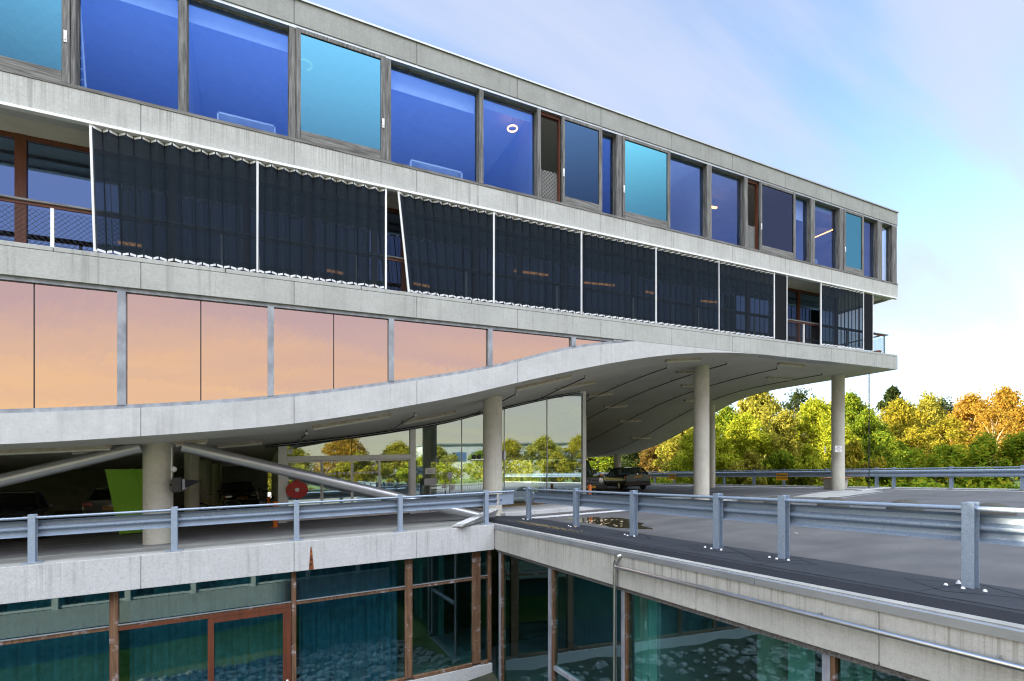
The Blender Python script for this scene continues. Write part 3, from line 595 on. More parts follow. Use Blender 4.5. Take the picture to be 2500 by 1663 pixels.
for y in PY[1:]:
    c = Vector((7.24, y, 0)); pts = [Vector((-.42, .02, 0)), Vector((.05, .62, 0)), Vector((.5, .05, 0)), Vector((.02, -.62, 0))]
    pts = [c + p * R.uniform(.9, 1.1) for p in pts]
    for k in range(4):
        a, b = pts[k], pts[(k + 1) % 4]
        for i in range(8):
            p, q = a.lerp(b, i / 8), a.lerp(b, (i + 1) / 8); n = (q - p).cross(Vector((0, 0, 1))).normalized() * .012
            ln.add([(v.x, v.y, bz(v.x) + .006) for v in (p - n, q - n, q + n, p + n)], [(0, 1, 2, 3)])
for a, b in ed:
    ln.add([(x, a + s, bz(x) + .004) for s in (-.008, .008) for x in (6.3, 6.36, 6.41, 6.47)], [(0, 1, 5, 4), (1, 2, 6, 5), (2, 3, 7, 6)])
ln.add([(x, y, bz(x) + .0045) for y in (15, -14) for x in (6.455, 6.48)], [(0, 1, 3, 2)])
tag(build(ln, 'bitumen_seam', M['seam']), kind='structure')
m = MB()
for k in range(420):
    y = R.gauss(11.4, .75); x = R.gauss(6.62, .07); s = R.uniform(.008, .02); m.ball((x, y, bz(max(6.3, x)) + .004), s, 5, 3)
tag(build(m, 'moss', M['moss']), 'brown moss tufts on the bitumen edge', 'moss', kind='stuff')

# ground sheet: one terrain that rises round the site and runs to the horizon, with the courtyard sunk in it
def gh(x, y):
    if -21 < x < 6.3 and .6 < y < 14.2: return -6.25 - (13.5 - y) * .2
    d = max(x - 28.3, (-20 - x if y < 13 else -34 - x), -14 - y, y - 60, 0)
    base = -7 if d == 0 else -3.2 + min(1.0, d / 60) * 1.2 - (1.0 if d < 1 else 0)
    return base + .25 * math.sin(x * .21) * math.cos(y * .17)
gxs = sorted(set([-3000, -900, -400, -200, -120, -80, -55, -40, -34.2, -33, -28, -24, -20.5, -20, -14, -10, -8, -6, -4, -2, -1, 0, 2, 4, 6.28, 6.32, 15, 27.5, 28.31, 29, 31, 34, 38, 43, 50, 60, 75, 100, 150, 250, 500, 1200, 3500])); gys = sorted(set([-3000, -900, -400, -200, -120, -80, -60, -45, -33, -25, -18, -14.2, -13, 0, .55, .62, 4, 7, 10, 13, 14.19, 14.21, 15, 30, 45, 60.2, 62, 68, 80, 100, 150, 250, 500, 1200, 3500]))
m = MB(); m.add([(x, y, gh(x, y) + K * max(-60, min(60, x))) for x in gxs for y in gys], [(i * len(gys) + j, (i + 1) * len(gys) + j, (i + 1) * len(gys) + j + 1, i * len(gys) + j + 1) for i in range(len(gxs) - 1) for j in range(len(gys) - 1)])
tag(build(m, 'ground', M['grass'], site=False), kind='structure')
m = MB(); xs_ = np.linspace(-20, 6.2, 24); ys_ = np.linspace(.8, 13.9, 16)
m.add([(x, y, gh(0, y) + .16 + .08 * math.sin(x * 2.1 + y)) for x in xs_ for y in np.clip(ys_, .85, 14.1)], [(i * 16 + j, (i + 1) * 16 + j, (i + 1) * 16 + j + 1, i * 16 + j + 1) for i in range(23) for j in range(15)])
tag(build(m, 'courtyard_soil', M['soil'], smooth=True), kind='structure')
m = MB()
for k in range(2600):
    x = R.uniform(-19, 6.0); y = R.uniform(1.1, 13.3); s = .05 + .17 * R.random() ** 2; z = gh(0, y) + .22
    b0 = len(m.v); m.ball((0, 0, 0), s, 6, 4); e = Euler((R.random() * 6, R.random() * 6, R.random() * 6)).to_matrix()
    for i in range(b0, len(m.v)):
        v = e @ Vector(m.v[i]); q = R.uniform(.75, 1.2); m.v[i] = (x + v.x * q * 1.2, y + v.y * q, z + v.z * q * .7)
tag(build(m, 'courtyard_rocks', M['rock']), 'grey rubble stones covering the courtyard bank', 'stones', kind='stuff')

# ------------------------------------------------------------------ courtyard wings
north = thing('courtyard_building', 'lower wing with peeling brown window frames under the guarded deck edge', 'building', (-1, YF + .1, -6))
mb = MB()
for a, b in zip(JN[:-1], JN[1:]):
    if a < 6.1: mb.box(a + .007, min(b, 6.19) - .007, YF, YF + .2, -2.34, DK - .012)
mb.box(XW, 6.18, YF + .03, YF + .26, -2.33, DK - .72); build(mb, 'edge_beam', M['con_court'], north, bevel=.008)
m = MB().add([(x, YF - .003, z) for x, z in [(fx(759.5), fz(758, 1333)), (fx(757.6), fz(758, 1338)), (fx(754.5), fz(757, 1382)), (fx(754), fz(757, 1391)), (fx(766), fz(766, 1390)), (fx(765), fz(765, 1375)), (fx(761.5), fz(761, 1340))]], [tuple(range(7))]); build(m, 'rust_streak', M['rust'], north)
YN = 13.76; ML = [-30, -22, -16.8, -14, -11.2, -8.4, -5.6, (fx(268, YN), fx(290, YN)), (fx(711, YN), fx(723, YN)), (fx(988, YN), fx(1006, YN)), (fx(1152, YN), fx(1172, YN)), (6.08, 6.19)]
ML = [m if isinstance(m, tuple) else (m, m + .16) for m in ML]; zS = -5.66; mb = MB()
for a, b in ML: mb.box(a, b, YN - .05, YN + .09, zS, -2.345)
for (p, a), (b, q) in zip(ML[:-1], ML[1:]):
    mb.box(a, b, YN - .035, YN + .07, -3.21, -3.12); mb.box(a, b, YN - .06, YN + .07, zS - .06, zS + .04)
build(mb, 'window_frame', M['flaky'], north, bevel=.008)
mb = MB()
for (p, a), (b, q) in zip(ML[:-1], ML[1:]): mb.box(a, b, YN - .055, YN - .037, -3.125, -3.10)
build(mb, 'frame_capping', M['alu'], north)
for i, ((p, a), (b, q)) in enumerate(zip(ML[:-1], ML[1:])):
    build(MB().box(a, b, YN + .01, YN + .02, -3.12, -2.345), 'pane', M['gl_court'], north); build(MB().box(a, b, YN + .01, YN + .02, zS + .04, -3.21), 'pane', M['gl_court'], north)
d0, d1 = ML[7][1], ML[8][0]; mb = MB(); mb.box(d0 + .01, d1 - .01, YN - .075, YN - .06, -3.235, -3.16)
mb.box(fx(508, YN), fx(523, YN), YN - .075, YN - .038, zS, -3.24).box(d1 - .19, d1 - .01, YN - .075, YN - .038, zS, -3.24).box(fx(523, YN), d1 - .19, YN - .075, YN - .038, -3.36, -3.24)
o = build(mb, 'door', M['brown'], north); build(MB().box(d1 - .12, d1 - .07, YN - .10, YN - .076, -5.28, -5.02), 'handle', M['white'], o)
build(MB().box(XW, 6.19, YN - .1, YN + .3, -7.4, zS - .065), 'plinth', M['con_court'], north)
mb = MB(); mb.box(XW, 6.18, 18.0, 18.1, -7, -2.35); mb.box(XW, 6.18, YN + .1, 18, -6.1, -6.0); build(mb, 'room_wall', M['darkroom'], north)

east = thing('courtyard_building', 'lower wing with grey streaked parapet and drain pipe beside the bitumen strip', 'building', (6.3, 8, -6))
XR = 6.2; JY = [13.49] + [ry(p, XR) for p in (1296, 1451.6, 1698, 2144.6)] + [ry(2144.6, XR) - 3.0, -14]
mb = MB()
for a, b in zip(JY[:-1], JY[1:]): mb.box(XR, XR + .2, b + .007, a - .007, -2.335, -1.695)
mb.box(XR + .03, XR + .5, -14, 13.49, -2.33, -1.70); build(mb, 'parapet', M['con_parapet'], east, bevel=.008)
mb = MB()
yy = [13.5] + [12.0 - 3.6 * k for k in range(8)]
for a, b in zip(yy[:-1], yy[1:]): mb.prism([(XR - .022, -1.725), (XR + .05, -1.725), (XR + .065, -1.61), (XR - .005, -1.618), (XR - .022, -1.632)], b + .003, a - .003)
build(mb, 'parapet_trim', M['alu'], east)
XG = XR + .13; MR = [(13.3, 13.49), (ry(1344, XR), ry(1331, XR)), (ry(1522, XR), ry(1508, XR)), (ry(2028, XR), ry(1997, XR)), (1.0, 1.2), (-1.8, -1.6)]
MR = [(13.18, 13.40)] + MR[1:]; mb = MB(); mb.box(XG - .06, XG + .1, -1.8, 13.49, -2.42, -2.34)
build(mb, 'frame_head', M['woodh'], east)
for a, b in MR: o = build(MB().box(XG - .05, XG + .07, a + (b - a) * .38, b, -6.6, -2.425), 'mullion', M['bluewood'], east); build(MB().box(XG - .045, XG + .07, a, a + (b - a) * .38 - .002, -6.6, -2.425), 'mullion_edge', M['flaky'], o)
mb = MB()
for i, ((b, _), (_, a)) in enumerate(zip(MR[:-1], MR[1:])):
    if i == 1: mb.box(XG - .045, XG + .07, a, b, -4.82, -4.72)
build(mb, 'transom', M['bluewood'], east)
for i, ((b, _), (_, a)) in enumerate(zip(MR[:-1], MR[1:])):
    if i == 1: build(MB().box(XG + .01, XG + .02, a, b, -4.72, -2.425), 'pane', M['gl_court'], east); build(MB().box(XG + .01, XG + .02, a, b, -6.6, -4.82), 'pane', M['gl_court'], east)
    else: build(MB().box(XG + .01, XG + .02, a, b, -6.6, -2.425), 'pane', M['gl_court'], east)
build(MB().box(XG + .01, XG + .02, 13.40, 13.7, -6.6, -2.345), 'pane', M['gl_court'], east)
mb = MB(); mb.box(11.0, 11.1, -1.8, 18, -7, -2.35); mb.box(XG + .1, 11, -1.8, 18, -7.0, -6.9); mb.box(XG + .1, 11, 6.9, 7.0, -6.9, -2.35); build(mb, 'room_wall', M['room'], east)
mb = MB().lathe([(.24, -6.9), (.24, -2.4)], (7.6, 5.55, 0), 24); build(mb, 'room_column', M['con_col'], east, smooth=True)
# the wing under the viewer's own deck, met only in reflections
south = thing('courtyard_building', 'wing across the courtyard with pale beams, mirrored in the brown framed glass', 'building', (-3, .5, -6))
mb = MB(); mb.box(-20, 6.18, .5, .79, -2.5, DK - .01); mb.box(-20, 6.18, .5, .79, -6.0, -5.1); build(mb, 'edge_beam', M['con_court'], south)
mb = MB()
for k in range(11): mb.box(-19.5 + 2.4 * k, -19.3 + 2.4 * k, .62, .78, -5.1, -2.5)
mb.box(-20, 6.18, .66, .74, -5.06, -4.98); mb.box(-20, 6.18, .66, .74, -3.3, -3.22); build(mb, 'window_frame', M['offwhite'], south)
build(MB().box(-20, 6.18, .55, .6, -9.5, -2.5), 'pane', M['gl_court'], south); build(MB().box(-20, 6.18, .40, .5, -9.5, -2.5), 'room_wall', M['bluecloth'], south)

# curtains indoors
def curtain(y_or_x, a, b, z0, z1, along, mat, lab, cat='curtain', grp=None, fold=.09, amp=.05):
    n = max(4, int((b - a) / fold * 2)); m = MB()
    for i in range(n + 1):
        s = a + (b - a) * i / n; d = amp * math.sin(i * 1.57 + .6 * math.sin(i * .7)); p = (s, y_or_x + d) if along == 'x' else (y_or_x + d, s)
        m.v += [(p[0], p[1], z0), (p[0], p[1], z1)]
    m.f = [(2 * i, 2 * i + 2, 2 * i + 3, 2 * i + 1) for i in range(n)]; return tag(build(m, 'curtain', mat, smooth=True), lab, cat, grp)
curtain(14.15, -8.2, -2.9, -6, -2.36, 'x', M['bluecloth'], 'dark blue curtain behind the brown framed glass left of the courtyard door')
curtain(14.15, -2.6, .6, -6, -2.36, 'x', M['bluecloth'], 'dark blue curtain behind the courtyard door')
curtain(14.15, .95, 3.5, -6, -2.36, 'x', M['bluecloth'], 'dark blue curtain behind the glass right of the courtyard door')
curtain(6.75, ry(1618, 6.75), ry(1552, 6.75), -6.8, -2.36, 'y', M['cloth'], 'sea green curtain just right of the drain pipe, behind the glass')
curtain(6.75, ry(1990, 6.75), ry(1918, 6.75), -6.8, -2.36, 'y', M['cloth'], 'sea green curtain on the left side of the far right courtyard mullion')
curtain(6.75, ry(2130, 6.75), ry(2035, 6.75), -6.8, -2.36, 'y', M['cloth'], 'sea green curtain on the right side of the far right courtyard mullion')

# drain pipe on the parapet
XP = XR - .075; y0 = ry(1501, XP); zj = rz(1503, 1383, XP); mb = MB()
pd = thing('drain_pipe', 'silver drain pipe running down and along the courtyard parapet', 'pipe', (XP, y0, -6))
mb.tube([(XR + .03, y0 - .1, zj + .22), (XP + .02, y0 - .08, zj + .20), (XP, y0 - .02, zj + .12), (XP, y0, zj + .03), (XP, y0, -6.4)], .036, 12); build(mb, 'down_pipe', M['steel'], pd, smooth=True)
mb = MB().tube([(XP, y0, zj - .01), (XP, ry(1700, XP), rz(1700, 1432, XP)), (XP, -1.5, rz(1700, 1432, XP) - .01)], .033, 12); build(mb, 'side_pipe', M['steel'], pd, smooth=True)
mb = MB()
for y in (ry(1998, XP), ry(2433, XP), .2): mb.box(XP - .01, XR, y - .01, y + .01, zj - .005, zj + .045)
build(mb, 'bracket', M['alu'], pd)

# ------------------------------------------------------------------ guard rails
WP = [(0, .165), (.018, .160), (.078, .122), (.083, .09), (.078, .058), (.014, .018), (.010, 0), (.014, -.018), (.078, -.058), (.083, -.09), (.078, -.122), (.018, -.160), (0, -.165)]
def guardrail(label, origin, axis, side, s0, s1, posts, base, plates, caps, joints=(), tube=None):
    """axis 'x' or 'y'; side = +1/-1, the deck side of the posts across the axis; positions run along the axis"""
    g = thing('guardrail', label, 'guardrail', origin)
    def P(s, n, z): return (s, origin[1] + side * n, base + z) if axis == 'x' else (origin[0] + side * n, s, base + z)
    js = [s0] + sorted(joints) + [s1]
    for a, b in zip(js[:-1], js[1:]):
        mb = MB(); a_, b_ = a - (.12 if a != s0 else 0), b; o_ = .006 if a != s0 else 0
        mb.add([P(s, .075 + n + (.004 if k == 0 and a != s0 else 0), .695 + z * (1.02 if k == 0 and a != s0 else 1)) for k, s in enumerate((a_, b_)) for n, z in WP], [(i, i + 13, i + 14, i + 1) for i in range(12)])
        build(mb, 'rail_beam', M['galv'], g, smooth=True)
    t0, t1 = tube or (s0, s1); mb = MB().tube([P(t0, .0, .925), P(t1, .0, .925)], .028, 12); build(mb, 'top_rail', M['galv'], g, smooth=True)
    for s in posts:
        mb = MB()
        def bx(a0, a1, n0, n1, z0, z1):
            p, q = P(s + a0, n0, z0), P(s + a1, n1, z1); mb.box(min(p[0], q[0]), max(p[0], q[0]), min(p[1], q[1]), max(p[1], q[1]), p[2], q[2])
        bx(-.06, .06, -.065, -.056, 0, 1.0); bx(-.06, .06, .056, .065, 0, 1.0); bx(-.005, .005, -.056, .056, 0, 1.0)
        po = build(mb, 'post', M['galv'], g, bevel=.003); mb = MB()
        if plates:
            bx(-.16, .16, -.10, .13, .002, .016); build(mb, 'base_plate', M['galv'], po)
        if caps:
            mb = MB()
            for a, n in ((-.17, -.13), (.0, -.17), (.17, -.12), (.16, .14)):
                mb = MB(); q = P(s + a * R.uniform(.9, 1.1), n, .006); mb.lathe([(.031, 0), (.030, .006), (.022, .010), (.020, .022), (.012, .034), (.001, .038)], q, 10)
                build(mb, 'bolt_cap', M['white'], po, smooth=True)
        mb = MB()
        for zz in (.62, .77):
            q = P(s + .09, .085, zz); build(MB().ball(q, .016, 6, 4), 'bolt', M['black'], po)
    return g, P
g, P = guardrail('galvanised guardrail on the left deck edge before the entrance doors', (0, 13.75, DK), 'x', 1, -13.5, 6.45, [-13.4, -11.0, -9.0, -6.6, -4.15, -1.70, .86, 3.47, 6.03], DK, True, False, (-4.6, .5, 3.3), (-13.5, 6.95))
mb = MB().box(6.46, 6.96, 13.79, 13.80, DK + .53, DK + .86); build(mb, 'end_plate', M['galv'], g, bevel=.003); build(MB().box(6.50, 6.57, 13.785, 13.789, DK + .66, DK + .69), 'slot', M['black'], g)
g, P = guardrail('galvanised guardrail on the bitumen strip above the drain pipe', (7.37, 0, DK + .04), 'y', 1, -5.0, 13.5, PY, DK + .04, False, True, (11.3, 9.0, 6.75, 3.15), (-5, 13.9))
build(MB().box(7.46, 7.47, 13.51, 14.05, DK + .57, DK + .90), 'end_plate', M['galv'], g)
g, P = guardrail('long far guardrail behind the columns, carrying two yellow signs', (28.15, 20, DK + .05), 'y', -1, 14.0, 58, [14.75, 17.3, 19.85, 21.9, 24.2, 26.5, 28.8, 30.9, 33.2, 35.5, 38, 40.5, 43, 46, 49], DK + .05, False, False, (18, 22.5, 27, 31.5))
g, P = guardrail('far guardrail at the right deck edge in front of the fern bank', (28.0, 10, DK + .05), 'y', -1, -12, 14.5, [13.9, 11.58, 9.2, 6.8, 4.4, 2.0, -.4], DK + .05, False, False, (11.2, 6.4))

# ------------------------------------------------------------------ terrace: sunscreens, railing, pots
YC = 13.545; zs1, zs0 = Z_SOF - .075, Z_SLAB + .13
def screen(x0, x1, lab, x0b=None, bar=True, fold=.139, amp=.065, mat='mesh', endbar=False, z0=zs0):
    s_ = thing('sunscreen', lab, 'sunscreen', (x0, YC, Z_SLAB + .08), 0, 'sunscreens along the terrace'); x0b = x0 if x0b is None else x0b
    a, ab = x0 + (.06 if bar else 0), x0b + (.06 if bar else 0); n = max(4, 2 * round((x1 - a) / fold / 2)); fab = MB(); cl = MB(); top = []; bot = []
    for i in range(n + 1):
        t = i / n; d = amp * (1 if i % 2 else -1) * (1 if mat != 'mesh' else R.uniform(.75, 1.1)); top.append((a + (x1 - a) * t + (R.uniform(-.014, .014) if 0 < i < n and mat == 'mesh' else 0), YC + d)); j = R.uniform(-.012, .012); bot.append((ab + (x1 - ab) * t + j, YC + d * R.uniform(.8, 1.1)))
    for (x, y), (p, q) in zip(top, bot): fab.v += [(p, q, z0), ((x + p) / 2, (y + q) / 2, (z0 + zs1) / 2), (x, y, zs1 - .045)]
    fab.f = [(3 * i + k, 3 * i + 3 + k, 3 * i + 4 + k, 3 * i + 1 + k) for i in range(n) for k in (0, 1)]
    build(fab, 'screen_fabric', M[mat], s_)
    if mat == 'mesh':
        sm = MB()
        for i, ((x, y), (p, q)) in enumerate(zip(top, bot)):
            w_ = .014 if i % 2 else .006; sm.add([(p - w_, q + .004, z0), (p + w_, q + .004, z0), (x + w_, y + .004, zs1 - .045), (x - w_, y + .004, zs1 - .045)], [(0, 1, 2, 3)])
        build(sm, 'fold_seams', M['folded'], s_)
    if mat == 'mesh':
        for pts, zc, nm in ((top, zs1 - .035, 'top_clips'), (bot, z0, 'hem_clips')):
            cl = MB()
            for (x, y), (p, q) in zip(pts[:-1], pts[1:]):
                u = Vector((p - x, q - y, 0)); c = Vector(((x + p) / 2, (y + q) / 2, 0)); nn = Vector((-u.y, u.x, 0)).normalized() * .006; h = u * .39
                dz = R.uniform(-.006, .006)
                for k in (1,):
                    vs = [(c + e * h + f_ * nn).to_tuple()[:2] for e, f_ in ((-1, -1), (1, -1), (1, 1), (-1, 1))]; cl.prism_z(vs, zc - .024 + dz, zc + .024 + dz)
            build(cl, nm, M['white'], s_)
    if bar: build(MB().add([(x + e, y, z) for x, z in ((x0b, Z_SLAB + .085), (x0, Z_SOF - .06)) for y in (YC - .045, YC - .005) for e in (0, .065)], [(0, 1, 3, 2), (4, 6, 7, 5), (0, 4, 5, 1), (2, 3, 7, 6), (0, 2, 6, 4), (1, 5, 7, 3)]), 'lead_bar', M['white'], s_)
    if endbar: build(MB().box(x1, x1 + .05, YC - .045, YC - .005, Z_SLAB + .08, Z_SOF - .06), 'end_bar', M['white'], s_)
    return s_
px = lambda p: fx(p, YC)
screen(px(218.5), px(625), 'leftmost black pleated sunscreen with its white leading bar leaning', px(229.5))
screen(px(625.5), px(939), 'black pleated sunscreen between the two leftmost upright bars, left of the open gap', endbar=True)
screen(px(969.5), px(1202), 'black pleated sunscreen whose white bar slants beside the open gap', px(995))
for a, b, lab in [(1202.2, 1415, 'black pleated sunscreen above the thin end of the rose glass strip'), (1416, 1597, 'black pleated sunscreen in the middle of the row, under the two dark sliding sashes'), (1598.2, 1751, 'black pleated sunscreen under the aqua window in the middle of the top floor'), (1751.5, 1886, 'black pleated sunscreen just left of the folded one')]: screen(px(a), px(b), lab)
screen(px(1887), px(1918), 'tightly folded black sunscreen left of the open terrace bay', fold=.045, amp=.05, mat='folded', endbar=True)
screen(px(2001.5), px(2104), 'black pleated sunscreen right of the open terrace bay'); screen(px(2105), px(2128), 'folded black sunscreen at the right end of the terrace', fold=.045, amp=.05, mat='folded', endbar=True)

rl = thing('balcony_railing', 'terrace railing with timber handrail and wire net behind the sunscreens', 'railing', (10, 13.78, Z_SLAB))
YRL = 13.80; XEND = 27.0; zr = Z_SLAB + 1.04; RP = [-.76 - 3.09 * k for k in range(4, 0, -1)] + [-.76 + 3.09 * k for k in range(0, 9)] + [XEND]
mb = MB().box(XW, XEND + .25, YRL - .055, YRL + .055, zr, zr + .045); mb.box(XEND - .055, XEND + .055, YRL + .06, 18.0, zr + .002, zr + .047); build(mb, 'handrail', M['woodh'], rl, bevel=.006)
mb = MB().box(XW, XEND, YRL - .02, YRL + .03, zr - .06, zr - .002); build(mb, 'rail_bar', M['brown'], rl)
for x in RP: build(MB().box(x - .03, x + .03, YRL - .02, YRL + .03, Z_SLAB + .07, zr - .062), 'post', M['offwhite'] if x < 26 else M['bluewood'], rl)
build(MB().box(XEND - .03, XEND + .03, 15.6, 15.66, Z_SLAB, zr), 'post', M['bluewood'], rl)
def net(f_, a, b, z0, z1, pitch, r):
    mb = MB(); h = z1 - z0; k = a - h
    while k < b:
        for s in (1, -1):
            x0, x1 = (k, k + h) if s > 0 else (k + h, k)
            t0, t1 = sorted(((max(a, min(b, x0)) - x0) / (x1 - x0), (max(a, min(b, x1)) - x0) / (x1 - x0)))
            if t1 - t0 > .01: mb.tube([f_(x0 + (x1 - x0) * t0, z0 + h * t0), f_(x0 + (x1 - x0) * t1, z0 + h * t1)], r, 3, False)
        k += pitch
    return mb
mb = net(lambda s, z: (s, YRL + .005, z), -9, XEND, Z_SLAB + .08, zr - .12, .105, .0045); n2 = net(lambda s, z: (XEND, s, z), YRL, 18, Z_SLAB + .08, zr - .12, .11, .0045); mb.add(n2.v, n2.f)
build(mb, 'wire_net', M['black'], rl)
def pot(x, y, z, lab, r=.2):
    p = thing('flower_pot', lab, 'flower pot', (x, y, z)); build(MB().lathe([(r * .62, 0), (r * .95, r * 1.35), (r * 1.05, r * 1.36), (r * 1.05, r * 1.75), (r * .9, r * 1.75), (r * .85, r * 1.5), (.01, r * 1.45)], (x, y, z), 20), 'pot', M['terracotta'], p, smooth=True); return p
pot(fx(2140, 14.1), 14.1, Z_SLAB + .001, 'terracotta pot beside the end railing of the terrace', .19)
p = pot(fx(1983, 14.2), 14.2, Z_SLAB + .001, 'small potted plant behind the net of the open terrace bay', .13); mb = MB()
for k in range(90):
    a, r_, zz = R.random() * 6.28, R.uniform(0, .22), R.uniform(.2, .62); c = Vector((fx(1983, 14.2) + r_ * math.cos(a), 14.2 + r_ * math.sin(a), Z_SLAB + zz)); s = R.uniform(.02, .05); e = Euler((R.random() * 6, R.random() * 6, 0)).to_matrix()
    mb.add([c + e @ Vector(v) for v in ((-s, 0, 0), (0, -s * .5, 0), (s, 0, 0), (0, s * .5, 0))], [(0, 1, 2, 3)])
M['leafdark'] = leafmat('dark_leaf', [(.015, .035, .010), (.03, .06, .015), (.05, .08, .02)]); build(mb, 'foliage', M['leafdark'], p)
# lamps behind the glass
def ring_lamp(px_, py_, Y, r, lab, mat='lamp_on', arc=math.tau, col=None):
    x, z = fx(px_, Y), fz(px_, py_, Y); n = 28; m = MB().tube([(x + r * math.cos(k * arc / n + 2.2), Y + r * math.sin(k * arc / n + 2.2), z) for k in range(n + 1)], .022, 6); l = thing('ring_lamp', lab, 'lamp', (x, Y, z)); build(m, 'tube', M[mat], l)
    build(MB().tube([(x, Y, z + .02), (x, Y, Z_HEAD + .04)], .01, 5).lathe([(r * .35, .0), (r * .3, .05)], (x, Y, z), 12), 'stem', M['alu'], l)
ring_lamp(1251, 314, 14.3, .15, 'round glowing lamp behind the fourth blue window'); ring_lamp(744, 158, 13.62 + .5, .17, 'round glowing lamp behind the second turquoise window', arc=5.2)
def strip_lamp(a, b, Y, lab, mat='lamp_on', w_=.05, ceil=None):
    x0, z0, x1, z1 = fx(a[0], Y), fz(*a, Y), fx(b[0], Y), fz(*b, Y); l = thing('strip_lamp', lab, 'lamp', (x0, Y, z0)); build(MB().prism([(x0, z0 - .025), (x1, z1 - .025), (x1, z1 + .025), (x0, z0 + .025)], Y - w_, Y + w_), 'tube', M[mat], l)
    c = (Z_HEAD + .04) if z0 > 8 else (Z_SOF + .07); build(MB().prism([(x0, z0 + .028), (x1, z1 + .028), (x1, z1 + .06), (x0, z0 + .06)], Y - w_ * 1.3, Y + w_ * 1.3).tube([(x0 + .1, Y, z0 + .06), (x0 + .1, Y, c)], .008, 5).tube([(x1 - .1, Y, z1 + .06), (x1 - .1, Y, c)], .008, 5), 'housing', M['alu'], l)
strip_lamp((1661, 489), (1683, 494), 15.5, 'short lit strip lamp behind the window right of the middle aqua window'); strip_lamp((1711, 501), (1749, 508), 15.5, 'lit strip lamp crossing the timber mullion right of the middle aqua window')
strip_lamp((1970, 588), (2031, 562), 15.0, 'long tilted lit strip lamp behind the blue window left of the last aqua window'); strip_lamp((2112, 640), (2133, 631), 15.2, 'short lit strip lamp behind the last blue window')
for i, (a, b, lab) in enumerate([((1254, 661), (1338, 672), 'brightest warm lamp behind the sunscreen over the end of the rose glass'), ((287, 592), (346, 600), 'warm lamp low behind the leftmost sunscreen'), ((798, 660), (838, 668), 'warm lamp low behind the second sunscreen'), ((1008, 692), (1050, 700), 'warm lamp beside the slanting white bar'), ((1425, 690), (1500, 697), 'faint warm lamp behind the middle sunscreen'), ((1577, 712), (1596, 716), 'faint warm lamp near the right edge of the middle sunscreen'), ((1712, 735), (1750, 738), 'faint warm lamp left of the last upright bars')]): strip_lamp(a, b, 15.6, lab, 'lamp_warm', .04)
for xs0, xs1, lab in [(-.9, .4, 'low white shelf unit behind the second big blue window'), (3.9, 5.5, 'low white shelf unit with files behind the third big blue window'), (21.5, 22.6, 'white rack behind the violet window with the tilted strip lamp')]:
    l = thing('shelf', lab, 'shelf', (xs0, 14.4, Z_BAND)); m = MB()
    for z in (8.5, 8.95): m.box(xs0, xs1, 14.3, 14.7, z, z + .04)
    m.box(xs0, xs0 + .04, 14.3, 14.7, Z_BAND, 8.99).box(xs1 - .04, xs1, 14.3, 14.7, Z_BAND, 8.99); build(m, 'frame', M['blind'], l)

ld = thing('ladder', 'pale ladder leaning behind the first whole blue window', 'ladder', (fx(210, 13.95), 13.95, Z_BAND)); m = MB()
for dx in (0, .34): m.tube([(fx(212, 13.95) - dx, 13.92, Z_BAND + .02), (fx(190, 13.95) - dx, 14.1, 10.4), (fx(186, 13.95) - dx, 14.12, 10.5)], .022, 6)
build(m, 'rail', M['blind'], ld); m = MB()
for k in range(8):
    t_ = (k + 1) / 9; x = fx(212, 13.95) + (fx(190, 13.95) - fx(212, 13.95)) * t_; y = 13.92 + .18 * t_; z = Z_BAND + .02 + (10.4 - Z_BAND) * t_; m.tube([(x - .34, y, z), (x, y, z)], .016, 5)
build(m, 'rung', M['blind'], ld)

# ------------------------------------------------------------------ under the soffit: lamps and sprinkler pipes
def hit(px_, py_):
    u = uX(px_); lo = 8.
    for D in np.arange(8, 60, .1):
        x, y = D * (CA * u + SA), D * (CA - SA * u); zn = (HOR - py_) / F * D - K * x
        if y > YF and zn > sof(x, y): return x, y
    return None
LT = [((1264, 943), (1389, 917), 'fluorescent batten at the beam right of the second column'), ((1358, 947), (1453, 929), 'second fluorescent batten behind the beam right of the second column'), ((1619, 880), (1716, 872), 'fluorescent batten at the beam just left of the third column'), ((1643, 909), (1722, 904), 'fluorescent batten half hidden behind the top of the third column'),
      ((1432, 964), (1501, 955), 'fluorescent batten right of the top corner of the hall glass'), ((1469, 994), (1538, 985), 'rusty fluorescent batten right of the upper hall glass'), ((1508, 1028), (1567, 1023), 'white fluorescent batten half way down the curling soffit'), ((1538, 1067), (1592, 1065), 'white fluorescent batten low on the curling soffit'), ((1660, 940), (1728, 938), 'fluorescent batten behind the third column below its top'), ((1674, 975), (1733, 974), 'lowest fluorescent batten behind the third column'),
      ((1895, 886), (1968, 890), 'fluorescent batten nearest the right end of the soffit'), ((1871, 920), (1933, 923), 'second fluorescent batten near the right end of the soffit'), ((764, 1036), (949, 1012), 'long fluorescent batten at the beam above the sliding doors'), ((985, 1027), (1111, 1003), 'fluorescent batten left of the second column'), ((590, 1080), (643, 1074), 'short fluorescent batten above the silver brace'), ((0, 1098), (270, 1086), 'long fluorescent batten left of the first column'), ((180, 1098), (336, 1089), 'second fluorescent batten left of the first column'), ((425, 1078), (508, 1073), 'fluorescent batten over the top end of the brace'), ((530, 1086), (642, 1075), 'fluorescent batten behind the top end of the brace')]
